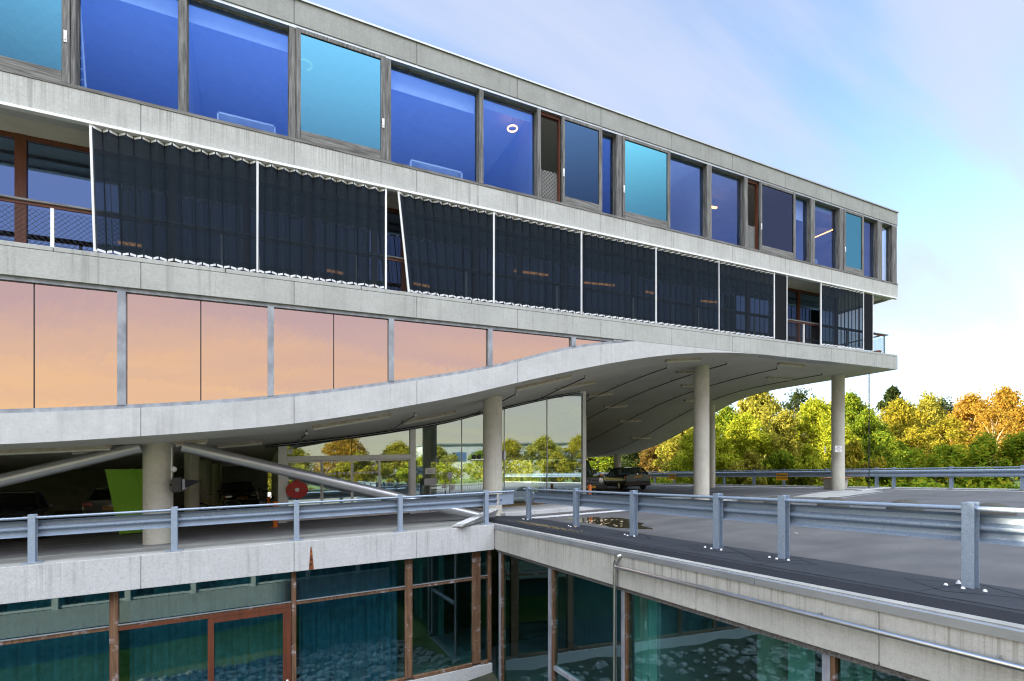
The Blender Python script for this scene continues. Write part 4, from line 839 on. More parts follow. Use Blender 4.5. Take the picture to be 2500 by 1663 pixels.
for a, b, lab in LT:
    h0, h1 = hit(*a), hit(*b)
    if not h0 or not h1: continue
    y = (h0[1] + h1[1]) / 2; x0, x1 = h0[0], h1[0]
    if x1 - x0 > 2.2 and x0 > -4: x1 = x0 + 2.2
    if x1 - x0 < .5: x1 = x0 + 1.2
    z0, z1 = min(sof(x0, y - .08), sof(x0, y + .08)) - .02, min(sof(x1, y - .08), sof(x1, y + .08)) - .02
    l = thing('ceiling_light', lab, 'ceiling light', (x0, y, z0), 0, 'fluorescent battens under the soffit')
    build(MB().prism([(x0, z0 - .05), (x1, z1 - .05), (x1, z1 + .04), (x0, z0 + .04)], y - .075, y + .075), 'housing', M['rustedge'], l)
    build(MB().tube([(x0 + .03, y - .02, z0 - .075), (x1 - .03, y - .02, z1 - .075)], .034, 10), 'tube', M['lamp_off'], l, smooth=True)
PP = [((1431.5, 913.5), 'right of the second column, ending at the hall glass'), ((1630.6, 889.7), 'ending at the batten left of the third column'), ((1777.5, 880.5), 'ending right of the third column'), ((1900.6, 893.6), 'ending beside the batten near the right end'), ((2010.6, 908.5), 'ending left of the fourth column, nearest the right end'), ((1261, 953.5), 'crossing behind the second column'), ((1014.7, 1004), 'above the post between doors and hall glass'), ((748.6, 1048.6), 'above the left door post')]
for (a, b), lab in PP:
    h = hit(a, b)
    if not h: continue
    x, y = h; yb = 38 if x > 8 else min(YH - .3, 19)
    if .7 < x < 13.4: yb = YH - .25
    p = thing('sprinkler_pipe', 'thin black sprinkler pipe ' + lab, 'pipe', (x, y, sof(x, y)), 0, 'sprinkler pipes under the soffit'); n = 24; m = MB()
    m.tube([(x, y + (yb - y) * i / n, sof(x, y + (yb - y) * i / n) - .11) for i in range(n + 1)], .021, 6); build(m, 'pipe', M['black'], p)
    m = MB(); q = y + .1
    while q < yb: m.tube([(x, q, sof(x, q) - .11), (x, q, sof(x, q) + .0)], .012, 4); q += 1.55
    build(m, 'hanger', M['black'], p); build(MB().ball((x, y, sof(x, y) - .11), .04, 8, 5), 'cap', M['offwhite'], p)
m = MB(); X = np.linspace(.2, 13, 40)
for dz in (.05, .11): m.tube([(x, YH - .22, sof(x, YH - .22) - dz) for x in X], .022, 6)
tag(build(m, 'sprinkler_pipe', M['black']), 'pair of black pipes running along the top of the entrance glass', 'pipe', 'sprinkler pipes under the soffit')

# ------------------------------------------------------------------ smaller objects on the decks
for (a, b), lab in zip([(17.12, 10.3), (17.21, 8.25), (17.12, 6.2), (16.6, 13.1), (16.8, 12.1)], ['concrete dome wheel stop just right of the fourth column foot', 'concrete dome wheel stop second from the right edge', 'concrete dome wheel stop at the right edge of the photo', 'concrete dome wheel stop farthest left, by the perforated plate', 'concrete dome wheel stop second from left behind a rail post']):
    tag(build(MB().lathe([(.46, 0), (.455, .07), (.43, .105), (.37, .18), (.27, .25), (.14, .295), (.01, .305)], (a, b, DK + .003), 36), 'concrete_dome', M['con_dome'], smooth=True), lab, 'wheel stop', 'concrete dome wheel stops on the deck')
def bollard(x, y, lab):
    b = thing('bollard', lab, 'bollard', (x, y, DK), 0, 'orange bollards'); build(MB().lathe([(.068, .01), (.068, .80), (.05, .825), (.005, .83)], (x, y, DK), 20), 'tube', M['orange'], b, smooth=True)
    build(MB().box(x - .13, x + .13, y - .09, y + .09, DK + .003, DK + .014), 'foot_plate', M['orange'], b)
bollard(.49, 17.8, 'orange bollard standing in front of the left door post'); bollard(*at(656, 20), 'orange bollard behind the guardrail by the dark saloon car'); bollard(*at(683, 20.5), 'orange bollard half hidden by the left door post'); bollard(*at(1440, 21.5), 'orange bollard in front of the olive off-roader')
# sloping concrete block at the brace foot
a, b = Vector((5.0, 13.50, 0)), Vector((6.75, 15.15, 0)); n = (b - a).cross(Vector((0, 0, 1))).normalized() * .20
m = MB().add([(p.x, p.y, z) for p, z0, z1 in ((a, DK + .003, DK + .14), (b, DK + .003, DK + .34)) for z in (z0, z1) for p in (p - n * (1 if z == z0 else .8), p + n * (1 if z == z0 else .8))], [(0, 1, 3, 2), (4, 6, 7, 5), (0, 4, 5, 1), (2, 3, 7, 6), (0, 2, 6, 4), (1, 5, 7, 3)])
tag(build(m, 'concrete_block', M['con_light'], bevel=.03), 'sloping concrete foot block at the lower end of the brace', 'concrete block')
tag(build(MB().box(7.7, 11.6, YH - 1.55, YH - .25, DK + .131, DK + .15), 'doormat', M['mat']), 'brown doormat strip in front of the hall glass', 'doormat')
# flood light and bulkhead lamp on the first column
x, y, z = fx(432, 15.4), 15.4, fz(432, 1184, 15.4); fl = thing('floodlight', 'dark floodlight with pointed hood fixed beside the first column', 'floodlight', (x, y, z))
hx = lambda p: fx(p, 15.4); hz = lambda p, q: fz(p, q, 15.4)
build(MB().box(hx(421), hx(446), y - .16, y + .16, hz(432, 1202), hz(432, 1165)), 'housing', M['black'], fl, bevel=.02); build(MB().box(hx(447), hx(454), y - .18, y + .18, hz(450, 1195), hz(450, 1170)), 'front_frame', M['bluewood'], fl)
build(MB().prism([(hx(454), hz(454, 1171)), (hx(491), hz(491, 1174)), (hx(456), hz(456, 1190))], y - .17, y + .17), 'hood', M['folded'], fl); build(MB().tube([(-2.0, 15.55, hz(432, 1184)), (hx(432), y, hz(432, 1184))], .03, 8), 'arm', M['black'], fl)
x, z = fx(424, 15.4), fz(424, 1146, 15.4); bl = thing('bulkhead_lamp', 'small white lamp with conduit on the first column', 'lamp', (x, 15.4, z)); build(MB().ball((x, 15.4, z), .075, 12, 8), 'lamp_shade', M['white'], bl, smooth=True)
build(MB().tube([(x - .05, 15.45, hz(424, 1172)), (x - .05, 15.45, hz(424, 1092)), (x + .0, 15.45, hz(424, 1088))], .018, 6), 'conduit', M['offwhite'], bl)
# spot lights and switch box on the second column
x, y, z = fx(1165, 15.5), 15.5, fz(1165, 1121, 15.5); sp = thing('spotlight', 'twin black spotlights on a white bracket left of the second column', 'spotlight', (x, y, z))
build(MB().box(fx(1150, 15.5), fx(1180, 15.5), y - .03, y + .03, z - .03, z), 'bracket', M['white'], sp)
for p in (1157, 1170): build(MB().lathe([(.05, 0), (.075, .07), (.07, .12), (.03, .15)], (fx(p, 15.5), y, z + .004), 12), 'lamp_head', M['black'], sp, smooth=True)
tag(build(MB().box(fx(1227, 15.7), fx(1232, 15.7), 15.6, 15.8, fz(1229, 1123, 15.7), fz(1229, 1101, 15.7)), 'switch_box', M['alu']), 'slim grey switch box on the right of the second column', 'switch box')
# signs and notices at the hall glass
def sign(name, x0, x1, y0, y1, Y, mat, lab, cat='notice', pole=False, lines=0):
    a, b, c, d = fx(x0, Y), fx(x1, Y), fz((x0 + x1) / 2, y1, Y), fz((x0 + x1) / 2, y0, Y); s = thing(name, lab, cat, ((a + b) / 2, Y, c)); build(MB().box(a, b, Y - .01, Y + .01, c, d), 'panel', M[mat], s)
    if lines:
        m = MB()
        for k in range(lines): zz = d - (d - c) * (k + 1) / (lines + 1.2); m.box(a + (b - a) * .15, b - (b - a) * R.uniform(.15, .4), Y - .0125, Y - .0105, zz - (d - c) * .025, zz + (d - c) * .025)
        build(m, 'print', M['bluewood'], s)
    if pole: build(MB().box((a + b) / 2 - .02, (a + b) / 2 + .02, Y + .011, Y + .04, DK + .13 if a > 7.4 else DK, c + .1), 'pole', M['alu'], s)
    return s
sign('wall_notice', 1016, 1033, 1139, 1159, 19.26, 'poster', 'dark blue poster on the hall glass right of the door post'); sign('wall_notice', 1038, 1063, 1143, 1157, 19.26, 'paper', 'pale wide paper notice on the hall glass', lines=4)
sign('sign_board', 1036, 1065, 1168, 1185, 19.0, 'alu', 'grey metal plate sign on a thin post before the hall', 'sign', True); sign('card_reader', 1093, 1104, 1153, 1169, 19.0, 'alu', 'grey card reader box on a post', 'card reader', True)
sign('wall_notice', 1080, 1090, 1181, 1192, 19.24, 'paper', 'small white notice left of the card reader', lines=3); sign('wall_notice', 1102, 1110, 1184, 1197, 19.24, 'paper', 'small white notice below the card reader', lines=3); sign('wall_notice', 702, 715, 1097, 1109, 19.27, 'paper', 'white notice in the top left corner of the door glazing', lines=1)
cx, cz = fx(725, 19.22), fz(725, 1196, 19.22); rs = thing('round_sign', 'round red sign leaning at the leftmost door', 'sign', (cx, 19.2, cz - .36)); n = 32
build(MB().prism([(cx + .36 * math.cos(k * math.tau / n), cz + .30 * math.sin(k * math.tau / n)) for k in range(n)], 19.15, 19.18), 'disc', M['red'], rs); build(MB().box(cx - .35, cx + .35, 19.144, 19.149, cz + .02, cz + .035), 'bar', M['mat'], rs)
build(MB().lathe([(.07, -.03), (.07, .03)], (0, 0, 0), 16).xf(Matrix.Translation((cx, 19.14, cz)) @ Matrix.Rotation(math.pi / 2, 4, 'X')), 'hub', M['rim'], rs); build(MB().box(cx - .07, cx + .07, 19.15, 19.18, cz + .28, cz + .36), 'tab', M['red'], rs); build(MB().box(cx - .03, cx + .03, 19.16, 19.18, DK, cz - .26), 'stem', M['black'], rs)
m = MB(); X = [fx(p, 20.2) for p in (1085, 1200)]
for k in range(22): x = X[0] + (X[1] - X[0]) * k / 21; m.box(x - .012, x + .012, 20.19, 20.21, DK + .02, DK + .95)
m.box(X[0], X[1], 20.17, 20.23, DK + .95, DK + .99); tag(build(m, 'inner_railing', M['offwhite']), 'low white bar railing just inside the hall glass', 'railing')
# plates on the fourth column
def plate_sign(px0, px1, py0, py1, D, face, lab, lines):
    c = at((px0 + px1) / 2, D); wd = (px1 - px0) / F * D; zc = (HOR - (py0 + py1) / 2) / F * D; h = (py1 - py0) / F * D; s = thing('sign_plate', lab, 'sign', (c[0], c[1], zc - K * c[0]), face, 'white signs on the fourth column')
    build(MB().box(-wd / 2, wd / 2, 0, .015, -h / 2, h / 2), 'panel', M['white'], s, site=False)
    for k, (tx, sz) in enumerate(lines): t_ = text_mb(tx, sz); t_.xf(Matrix.Translation((0, -.003, h * (.28 - .28 * k))) @ Matrix.Rotation(math.pi / 2, 4, 'X')); build(t_, 'lettering', M['black'], s, site=False)
plate_sign(2038, 2056, 1088.5, 1104, 25.15, -.38, 'white sign on the right side of the fourth column', [('MAX', .09), ('DOORRIJHOOGTE', .045), ('2 m', .09)]); plate_sign(2009, 2021, 1089.5, 1106, 25.15, .4, 'greyish sign on the left side of the fourth column', [('LET', .08), ('OP', .08), ('HOOGTE', .05)])
for p0, p1, q0, q1, lab in [(1895, 1923, 1156, 1173, 'orange yellow warning sign on the far guardrail right of the third column'), (1632, 1650, 1157, 1170.5, 'orange yellow warning sign on the far guardrail left of the third column')]:
    X = 28.0; ya, yb, z0, z1 = ry(p1, X), ry(p0, X), rz((p0 + p1) / 2, q1, X), rz((p0 + p1) / 2, q0, X); s = thing('warning_sign', lab, 'sign', (X, (ya + yb) / 2, z0)); build(MB().box(X - .006, X + .006, ya, yb, z0, z1), 'panel', M['yellow'], s)
    for k, tx in enumerate(('PARKEREN', 'BEZOEKERS')): t_ = text_mb(tx, (yb - ya) * .17); t_.xf(Matrix.Translation((X - .009, (ya + yb) / 2, z0 + (z1 - z0) * (.72 - .38 * k))) @ Matrix.Rotation(-math.pi / 2, 4, 'Z') @ Matrix.Rotation(math.pi / 2, 4, 'X')); build(t_, 'lettering', M['black'], s)
# chain
cx_, cy_ = 27.25, ry(2122, 27.25); m = MB(); z = sof(cx_, cy_); k = 0
while z > DK + .05:
    L_, W2 = .055, .028; pts = [(math.cos(t * math.tau / 10) * W2, math.sin(t * math.tau / 10) * L_) for t in range(11)]
    m.tube([(cx_ + (p if k % 2 else 0), cy_ + (0 if k % 2 else p), z - .05 + q) for p, q in pts], .011, 5, False); z -= .088; k += 1
tag(build(m, 'rain_chain', M['black']), 'dark rain chain hanging from the right corner of the soffit', 'chain')
bx_, by_ = at(2040, 26.8); pb = thing('planter_box', 'beige box with an orange wooden lid behind the fourth column', 'planter', (bx_, by_, DK)); m = MB()
w0, w1 = .50, .56; m.add([(bx_ + e * w_, by_ + f_ * w_ * .6, DK + z) for z, w_ in ((.003, w0), (.53, w1)) for e, f_ in ((-1, -1), (1, -1), (1, 1), (-1, 1))], [(3, 2, 1, 0), (4, 5, 6, 7), (0, 1, 5, 4), (1, 2, 6, 5), (2, 3, 7, 6), (3, 0, 4, 7)]); build(m, 'body', M['beige'], pb); build(MB().box(bx_ - .66, bx_ + .66, by_ - .44, by_ + .44, DK + .535, DK + .585), 'lid', M['boxwood'], pb)

# ------------------------------------------------------------------ vehicles (local axes: x forward, z up)
def loft(sec, close=True):
    m = MB(); n = len(sec[0])
    for s in sec: m.v += [tuple(p) for p in s]
    m.f = [(i * n + k, i * n + (k + 1) % n, (i + 1) * n + (k + 1) % n, (i + 1) * n + k) for i in range(len(sec) - 1) for k in range(n)]
    if close: m.f += [tuple(range(n - 1, -1, -1)), tuple(range((len(sec) - 1) * n, len(sec) * n))]
    return m
def car(name, label, loc, head, paint, low, green, wheels, wr, extra, roofrack=False):
    c = thing(name, label, 'car', (loc[0], loc[1], DK + .001), head, None, True)
    sec = []
    for x, w, zb, zs in low:
        h = zs - zb; half = [(w * .86, zb), (w * .97, zb + h * .18), (w, zb + h * .5), (w * .985, zb + h * .80), (w * .93, zb + h * .95), (w * .80, zs), (0, zs + .012)]
        sec.append([(x, y, z) for y, z in half] + [(x, -y, z) for y, z in half[-2::-1]])
    body = build(loft(sec), 'body', paint, c, site=False, smooth=True)
    gs = [[(x, wb, zb), (x, wb * .55 + wt * .45, zb + (zr - zb) * .55), (x, wt, zr - .02), (x, wt * .6, zr), (x, -wt * .6, zr), (x, -wt, zr - .02), (x, -(wb * .55 + wt * .45), zb + (zr - zb) * .55), (x, -wb, zb)] for x, wb, wt, zb, zr in green]
    build(loft(gs), 'windows', M['carglass'], c, site=False, smooth=True)
    rf = [[(x, wt + .02, zr - .05), (x, wt + .012, zr - .005), (x, wt * .6, zr + .018), (x, -wt * .6, zr + .018), (x, -wt - .012, zr - .005), (x, -wt - .02, zr - .05)] for x, wb, wt, zb, zr in green[1:-1]]
    r = loft(rf)
    g = green
    def pil(i, j, wd):
        for s in (1, -1): r.tube([(g[i][0], s * (g[i][1] + .004), g[i][3]), (g[j][0], s * (g[j][2] + .006), g[j][4] - .02)], wd, 6)
    pil(0, 1, .035); pil(-1, -2, .04)
    for k in range(1, len(g) - 1):
        xm = g[k][0]
        if 1 < k < len(g) - 2:
            for s in (1, -1): r.tube([(xm, s * (g[k][1] + .004), g[k][3]), (xm, s * (g[k][2] + .006), g[k][4] - .02)], .032, 6)
    build(r, 'roof', paint, c, site=False, smooth=True)
    if roofrack: build(MB().tube([(g[1][0], g[1][2] - .06, g[1][4] + .05), (g[-2][0], g[1][2] - .06, g[-2][4] + .05)], .018, 6).tube([(g[1][0], -g[1][2] + .06, g[1][4] + .05), (g[-2][0], -g[1][2] + .06, g[-2][4] + .05)], .018, 6), 'roof_rail', M['black'], c, site=False)
    for x, y in wheels:
        for s in (1, -1):
            wh = build(MB().lathe([(wr * .62, -.09), (wr * .93, -.10), (wr, -.06), (wr, .06), (wr * .93, .10), (wr * .62, .09)], (0, 0, 0), 28).xf(Matrix.Translation((x, s * (y - .09), wr)) @ Matrix.Rotation(math.pi / 2, 4, 'X')), 'wheel', M['rubber'], c, site=False, smooth=True)
            build(MB().lathe([(wr * .62, -.095), (wr * .5, -.07), (wr * .2, -.09), (.01, -.09), (.01, .09), (wr * .2, .09), (wr * .5, .07), (wr * .62, .095)], (0, 0, 0), 20).xf(Matrix.Translation((x, s * (y - .09), wr)) @ Matrix.Rotation(math.pi / 2, 4, 'X')), 'rim', M['rim'], wh, site=False, smooth=True)
    extra(c); return c
def numplate(c, x, z, txt, face):
    p = build(MB().box(x - .008, x + .008, -.26, .26, z - .056, z + .056), 'number_plate', M['plate'], c, site=False)
    t_ = text_mb(txt, .095); t_.xf(Matrix.Translation((x + face * .012, 0, z)) @ Matrix.Rotation(face * math.pi / 2, 4, 'Z') @ Matrix.Rotation(math.pi / 2, 4, 'X')); build(t_, 'lettering', M['black'], p, site=False)
    build(MB().box(x + face * .0085 - .002, x + face * .0085 + .002, -.258 if face > 0 else .215, -.215 if face > 0 else .258, z - .05, z + .05), 'country_band', M['bluesign'], p, site=False)
def part(c, name, mat, *boxes, bev=.01):
    m = MB()
    for b in boxes: m.box(*b)
    return build(m, name, M[mat], c, site=False, bevel=bev)
# estate: rear seen
def ex_estate(c):
    for s in (1, -1): part(c, 'tail_light', 'redlamp', (-2.30, -2.21, min(s * .56, s * .84), max(s * .56, s * .84), .72, .92)); part(c, 'tail_lens', 'lampglass', (-2.305, -2.22, min(s * .58, s * .70), max(s * .58, s * .70), .78, .86)); part(c, 'headlight', 'lampglass', (2.18, 2.27, min(s * .5, s * .8), max(s * .5, s * .8), .62, .76)); part(c, 'mirror', 'black', (.62, .74, min(s * .9, s * 1.02), max(s * .9, s * 1.02), .92, 1.04))
    part(c, 'bumper', 'black', (-2.40, -2.2, -.84, .84, .28, .56), (2.2, 2.36, -.84, .84, .25, .52), bev=.04); numplate(c, -2.315, .86, 'PH-SL-NF', -1)
    part(c, 'trim_bar', 'alu', (-2.312, -2.30, -.52, .52, .975, 1.0)); build(MB().lathe([(.045, -.006), (.045, .006)], (0, 0, 0), 14).xf(Matrix.Translation((-2.31, 0, 1.03)) @ Matrix.Rotation(math.pi / 2, 4, 'Y')), 'badge', M['chrome'], c, site=False); part(c, 'sticker', 'white', (-2.312, -2.304, .40, .50, .80, .86), (-2.312, -2.304, -.60, -.48, .80, .84))
low_e = [(-2.32, .78, .34, .98), (-2.25, .84, .26, 1.0), (-1.9, .86, .22, .97), (-.9, .87, .2, .96), (.6, .87, .2, .95), (1.0, .86, .2, .93), (1.9, .82, .22, .82), (2.25, .74, .28, .72), (2.31, .66, .36, .62)]
gre_e = [(-2.24, .74, .70, .99, 1.0), (-1.72, .78, .60, .97, 1.42), (-.85, .80, .62, .96, 1.45), (.05, .80, .61, .95, 1.44), (.32, .79, .58, .95, 1.38), (1.02, .74, .70, .92, .93)]
ec = at(1533, 33); ce = car('estate_car', 'dark green estate car parked under the soffit, rear with yellow plate towards us', (ec[0] + .35, ec[1] + .9), math.radians(74), M['car_green'], low_e, gre_e, [(-1.35, .86), (1.4, .86)], .31, ex_estate, True)
# off-roader: grille seen beside the end post of the hall glass
def star(c, x, z, r):
    m = MB(); n = 24; m.tube([(x, r * math.cos(k * math.tau / n), z + r * math.sin(k * math.tau / n)) for k in range(n + 1)], r * .10, 6, False)
    for k in range(3):
        a = math.pi / 2 + k * math.tau / 3; p = Vector((x, r * math.cos(a), z + r * math.sin(a))); d = Vector((0, -math.sin(a), math.cos(a))) * r * .16; m.add([Vector((x - .008, 0, z)) + d, Vector((x + .012, 0, z)), Vector((x - .008, 0, z)) - d, p], [(0, 1, 3), (1, 2, 3), (0, 3, 2)])
    build(m, 'badge', M['chrome'], c, site=False)
def ex_g(c):
    part(c, 'grille', 'black', (2.08, 2.13, -.52, .52, .74, 1.04)); m = MB()
    for z in (.80, .87, .94, 1.0): m.box(2.131, 2.138, -.50, .50, z - .012, z + .004)
    build(m, 'grille_bar', M['bluewood'], c, site=False); star(c, 2.155, .90, .10); part(c, 'bumper', 'black', (2.05, 2.28, -.86, .86, .48, .68), bev=.02); numplate(c, 2.292, .60, 'TL-FV-52', 1)
    for s in (1, -1):
        h = build(MB().lathe([(.13, 0), (.12, .03), (.01, .05)], (0, 0, 0), 20).xf(Matrix.Translation((2.10, s * .64, .90)) @ Matrix.Rotation(math.pi / 2, 4, 'Y')), 'headlight', M['lampglass'], c, site=False, smooth=True)
        part(c, 'indicator', 'amberlamp', (1.95, 2.06, min(s * .60, s * .80), max(s * .60, s * .80), 1.12, 1.19)); part(c, 'mirror', 'black', (.75, .85, min(s * .86, s * 1.05), max(s * .86, s * 1.05), 1.2, 1.42)); part(c, 'wing', 'car_olive', (1.0, 2.05, min(s * .62, s * .86), max(s * .62, s * .86), .62, 1.12), bev=.03)
low_g = [(-2.1, .80, .45, 1.12), (-2.0, .84, .40, 1.15), (.5, .84, .40, 1.15), (.95, .80, .42, 1.15), (2.05, .74, .46, 1.10), (2.10, .72, .50, 1.05)]
gre_g = [(-2.02, .82, .80, 1.15, 1.16), (-1.98, .82, .76, 1.15, 1.93), (-.8, .82, .76, 1.15, 1.95), (.3, .82, .76, 1.15, 1.95), (.48, .82, .74, 1.15, 1.90), (.86, .80, .76, 1.15, 1.16)]
fr = at(1441, 24.6); hg = -1.75; cg = car('off_road_car', 'olive off-roader with a round star on its grille beside the hall glass end post', (fr[0] - 2.2 * math.cos(hg), fr[1] - 2.2 * math.sin(hg)), hg, M['car_olive'], low_g, gre_g, [(-1.3, .84), (1.35, .84)], .37, ex_g)
# saloons in the garage
low_s = [(-2.28, .70, .36, .90), (-2.2, .82, .26, .94), (-1.4, .86, .2, .96), (.7, .86, .2, .94), (1.2, .85, .2, .90), (2.0, .80, .22, .78), (2.24, .70, .28, .68), (2.3, .6, .36, .58)]
gre_s = [(-1.75, .70, .66, .94, .95), (-1.0, .78, .57, .95, 1.38), (-.3, .79, .60, .94, 1.42), (.25, .79, .58, .94, 1.38), (1.1, .72, .68, .90, .91)]
def ex_front(txt, zp=.42):
    def f_(c):
        for s in (1, -1): part(c, 'headlight', 'lampglass', (2.08, 2.26, min(s * .42, s * .72), max(s * .42, s * .72), .60, .74), bev=.03); part(c, 'indicator', 'amberlamp', (2.0, 2.16, min(s * .70, s * .80), max(s * .70, s * .80), .64, .73)); part(c, 'tail_light', 'redlamp', (-2.31, -2.24, min(s * .5, s * .8), max(s * .5, s * .8), .72, .86)); part(c, 'mirror', 'black', (.72, .84, min(s * .88, s * 1.02), max(s * .88, s * 1.02), .90, 1.02))
        part(c, 'bumper', 'chrome' if txt[0] == 'X' else 'alu', (2.2, 2.34, -.78, .78, .46, .53), bev=.03); part(c, 'front_skirt', 'black', (2.15, 2.32, -.78, .78, .24, .45), bev=.03); numplate(c, 2.345, zp, txt, 1); numplate(c, -2.32, .62, txt, -1); part(c, 'bonnet_edge', 'chrome', (1.02, 1.05, -.55, .55, .925, .94))
    return f_
car('saloon_car', 'dark blue saloon facing us at the far left of the garage, bright headlight showing', (-6.75, 20.9), math.radians(-78), M['car_blue'], low_s, gre_s, [(-1.35, .85), (1.38, .85)], .31, ex_front('RB-ZT-46', .50))
car('saloon_car', 'silver grey car with its tail light showing left of the green stair wall', (-5.35, 26.6), math.radians(97), M['car_silver'], low_s, gre_s, [(-1.35, .85), (1.38, .85)], .31, ex_front('SV-JF-09'))
car('saloon_car', 'black saloon deep in the garage with a yellow front plate behind the brace', (-.95, 31.5), math.radians(-84), M['car_black'], low_s, gre_s, [(-1.35, .85), (1.38, .85)], .31, ex_front('RD-LF-43', .60))

def bicycle(label, x, y, rot, frame):
    b = thing('bicycle', label, 'bicycle', (x, y, DK + .001), rot, None, True); r = .34
    for wx in (-.53, .53):
        n = 32; t_ = build(MB().tube([(wx + r * math.cos(k * math.tau / n), 0, .36 + r * math.sin(k * math.tau / n)) for k in range(n + 1)], .019, 6, False), 'wheel', M['rubber'], b, site=False, smooth=True)
        s_ = MB(); s_.tube([(wx + (r - .03) * math.cos(k * math.tau / n), 0, .36 + (r - .03) * math.sin(k * math.tau / n)) for k in range(n + 1)], .010, 5, False)
        for k in range(14): s_.tube([(wx, 0, .36), (wx + (r - .03) * math.cos(k * math.tau / 14), 0, .36 + (r - .03) * math.sin(k * math.tau / 14))], .0022, 3, False)
        build(s_, 'rim', M['chrome'], t_, site=False)
        build(MB().tube([(wx + (r + .04) * math.cos(a), 0, .36 + (r + .04) * math.sin(a)) for a in np.linspace(.15, 2.6, 14)], .014, 5), 'mudguard', M['rim'], b, site=False)
    m = MB()
    for p, q in [((-.53, 0, .36), (-.08, 0, .33)), ((-.53, 0, .36), (-.22, 0, .82)), ((-.08, 0, .33), (-.24, 0, .88)), ((-.08, 0, .33), (.36, 0, .70)), ((-.16, 0, .55), (.34, 0, .80)), ((.33, 0, .90), (.42, 0, .62)), ((.42, 0, .62), (.53, 0, .36))]: m.tube([p, q], .016, 8)
    build(m, 'frame', M[frame], b, site=False, smooth=True); build(MB().tube([(.33, 0, .9), (.30, 0, 1.02)], .012, 6).tube([(.12, .27, 1.0), (.28, .2, 1.04), (.31, 0, 1.03), (.28, -.2, 1.04), (.12, -.27, 1.0)], .012, 6), 'handlebar', M['chrome'], b, site=False, smooth=True)
    build(MB().tube([(-.24, 0, .86), (-.26, 0, .96)], .012, 6).tube([(-.38, 0, .99), (-.28, 0, 1.0), (-.12, 0, .985)], .055, 8, r1=.03), 'saddle', M['black'], b, site=False, smooth=True)
    build(MB().tube([(-.90, 0, .76), (-.30, 0, .76)], .012, 5).tube([(-.85, .06, .76), (-.55, .06, .76)], .008, 5).tube([(-.85, -.06, .76), (-.55, -.06, .76)], .008, 5), 'carrier', M['black'], b, site=False)
    build(MB().lathe([(.09, -.006), (.09, .006)], (0, 0, 0), 16).xf(Matrix.Translation((-.08, .04, .33)) @ Matrix.Rotation(math.pi / 2, 4, 'X')), 'chainring', M['chrome'], b, site=False)
M['olive'] = simple('olive_bicycle_frame', (.20, .22, .03), (.25, .27, .04), 4, .4, obj=True)
bicycle('olive framed bicycle leaning behind the slim garage column', -1.42, 22.4, math.pi, 'olive'); bicycle('black bicycle behind the orange bollards', at(668, 22.5)[0] - .2, at(668, 22.5)[1], 1.1, 'black')

# ------------------------------------------------------------------ trees and shrubs
def mesh_np(name, v, f, mat):
    me = bpy.data.meshes.new(name); me.vertices.add(len(v)); me.vertices.foreach_set('co', np.asarray(v, np.float32).ravel()); n = len(f); me.loops.add(n * 4); me.loops.foreach_set('vertex_index', np.asarray(f, np.int32).ravel())
    me.polygons.add(n); me.polygons.foreach_set('loop_start', np.arange(0, n * 4, 4, dtype=np.int32)); me.update(calc_edges=True); me.validate(); me.materials.append(mat); return me
rng = np.random.default_rng(11)
def leaves(centers, radii, per, size, flat=.0, aspect=.55):
    """leaf-sized diamonds spread through clumps"""
    c = np.repeat(centers, per, 0); rr = np.repeat(radii, per); n = len(c); d = rng.normal(size=(n, 3)); d /= np.linalg.norm(d, axis=1)[:, None]
    p = c + d * (rr * rng.random(n) ** .6)[:, None] * np.array([1, 1, .85]); a = rng.normal(size=(n, 3)); a[:, 2] *= (1 - flat); a /= np.linalg.norm(a, axis=1)[:, None]
    b = np.cross(a, rng.normal(size=(n, 3))); b /= np.linalg.norm(b, axis=1)[:, None]; s = size * rng.uniform(.6, 1.3, n)[:, None]
    v = np.stack([p - a * s, p - b * s * aspect, p + a * s, p + b * s * aspect], 1).reshape(-1, 3); return v, np.arange(n * 4).reshape(-1, 4)
def shape(kind, seed):
    """crown clump centres in a unit tree: radius 1, height 1"""
    global rng; rng = np.random.default_rng(seed); cs, rs = [], []
    if kind == 'conifer':
        for k in range(60):
            z = .12 + .86 * rng.random(); r = (1 - z) * (.75 + .5 * rng.random()); a = rng.random() * 6.28; q = r * rng.uniform(.35, 1); cs.append((q * math.cos(a), q * math.sin(a), z - .06 * q)); rs.append(.16 * (1.15 - z) + .04)
        cs += [(0, 0, .93), (.0, 0, .98)]; rs += [.05, .035]
    else:
        nb = {'round': 125, 'tall': 135, 'sparse': 80, 'shrub': 60, 'fern': 46}[kind]; z0 = {'round': .16, 'tall': .12, 'sparse': .30, 'shrub': .02, 'fern': .02}[kind]
        lob = rng.uniform(.6, 1.2, 9)
        for k in range(nb):
            t_ = rng.random() ** .85; z = z0 + (1 - z0) * t_; pr = math.sin(math.pi * min(1, .12 + .90 * t_ ** (.75 if kind != 'tall' else .6))) ** .6; a = rng.random() * 6.28; q = (rng.random() ** .42) * pr * lob[int(a / .7) % 9]
            cs.append((q * math.cos(a), q * math.sin(a), z - .10 * (q > .8))); rs.append(rng.uniform(.07, .27))
    return np.array(cs), np.array(rs)
VAR = {}
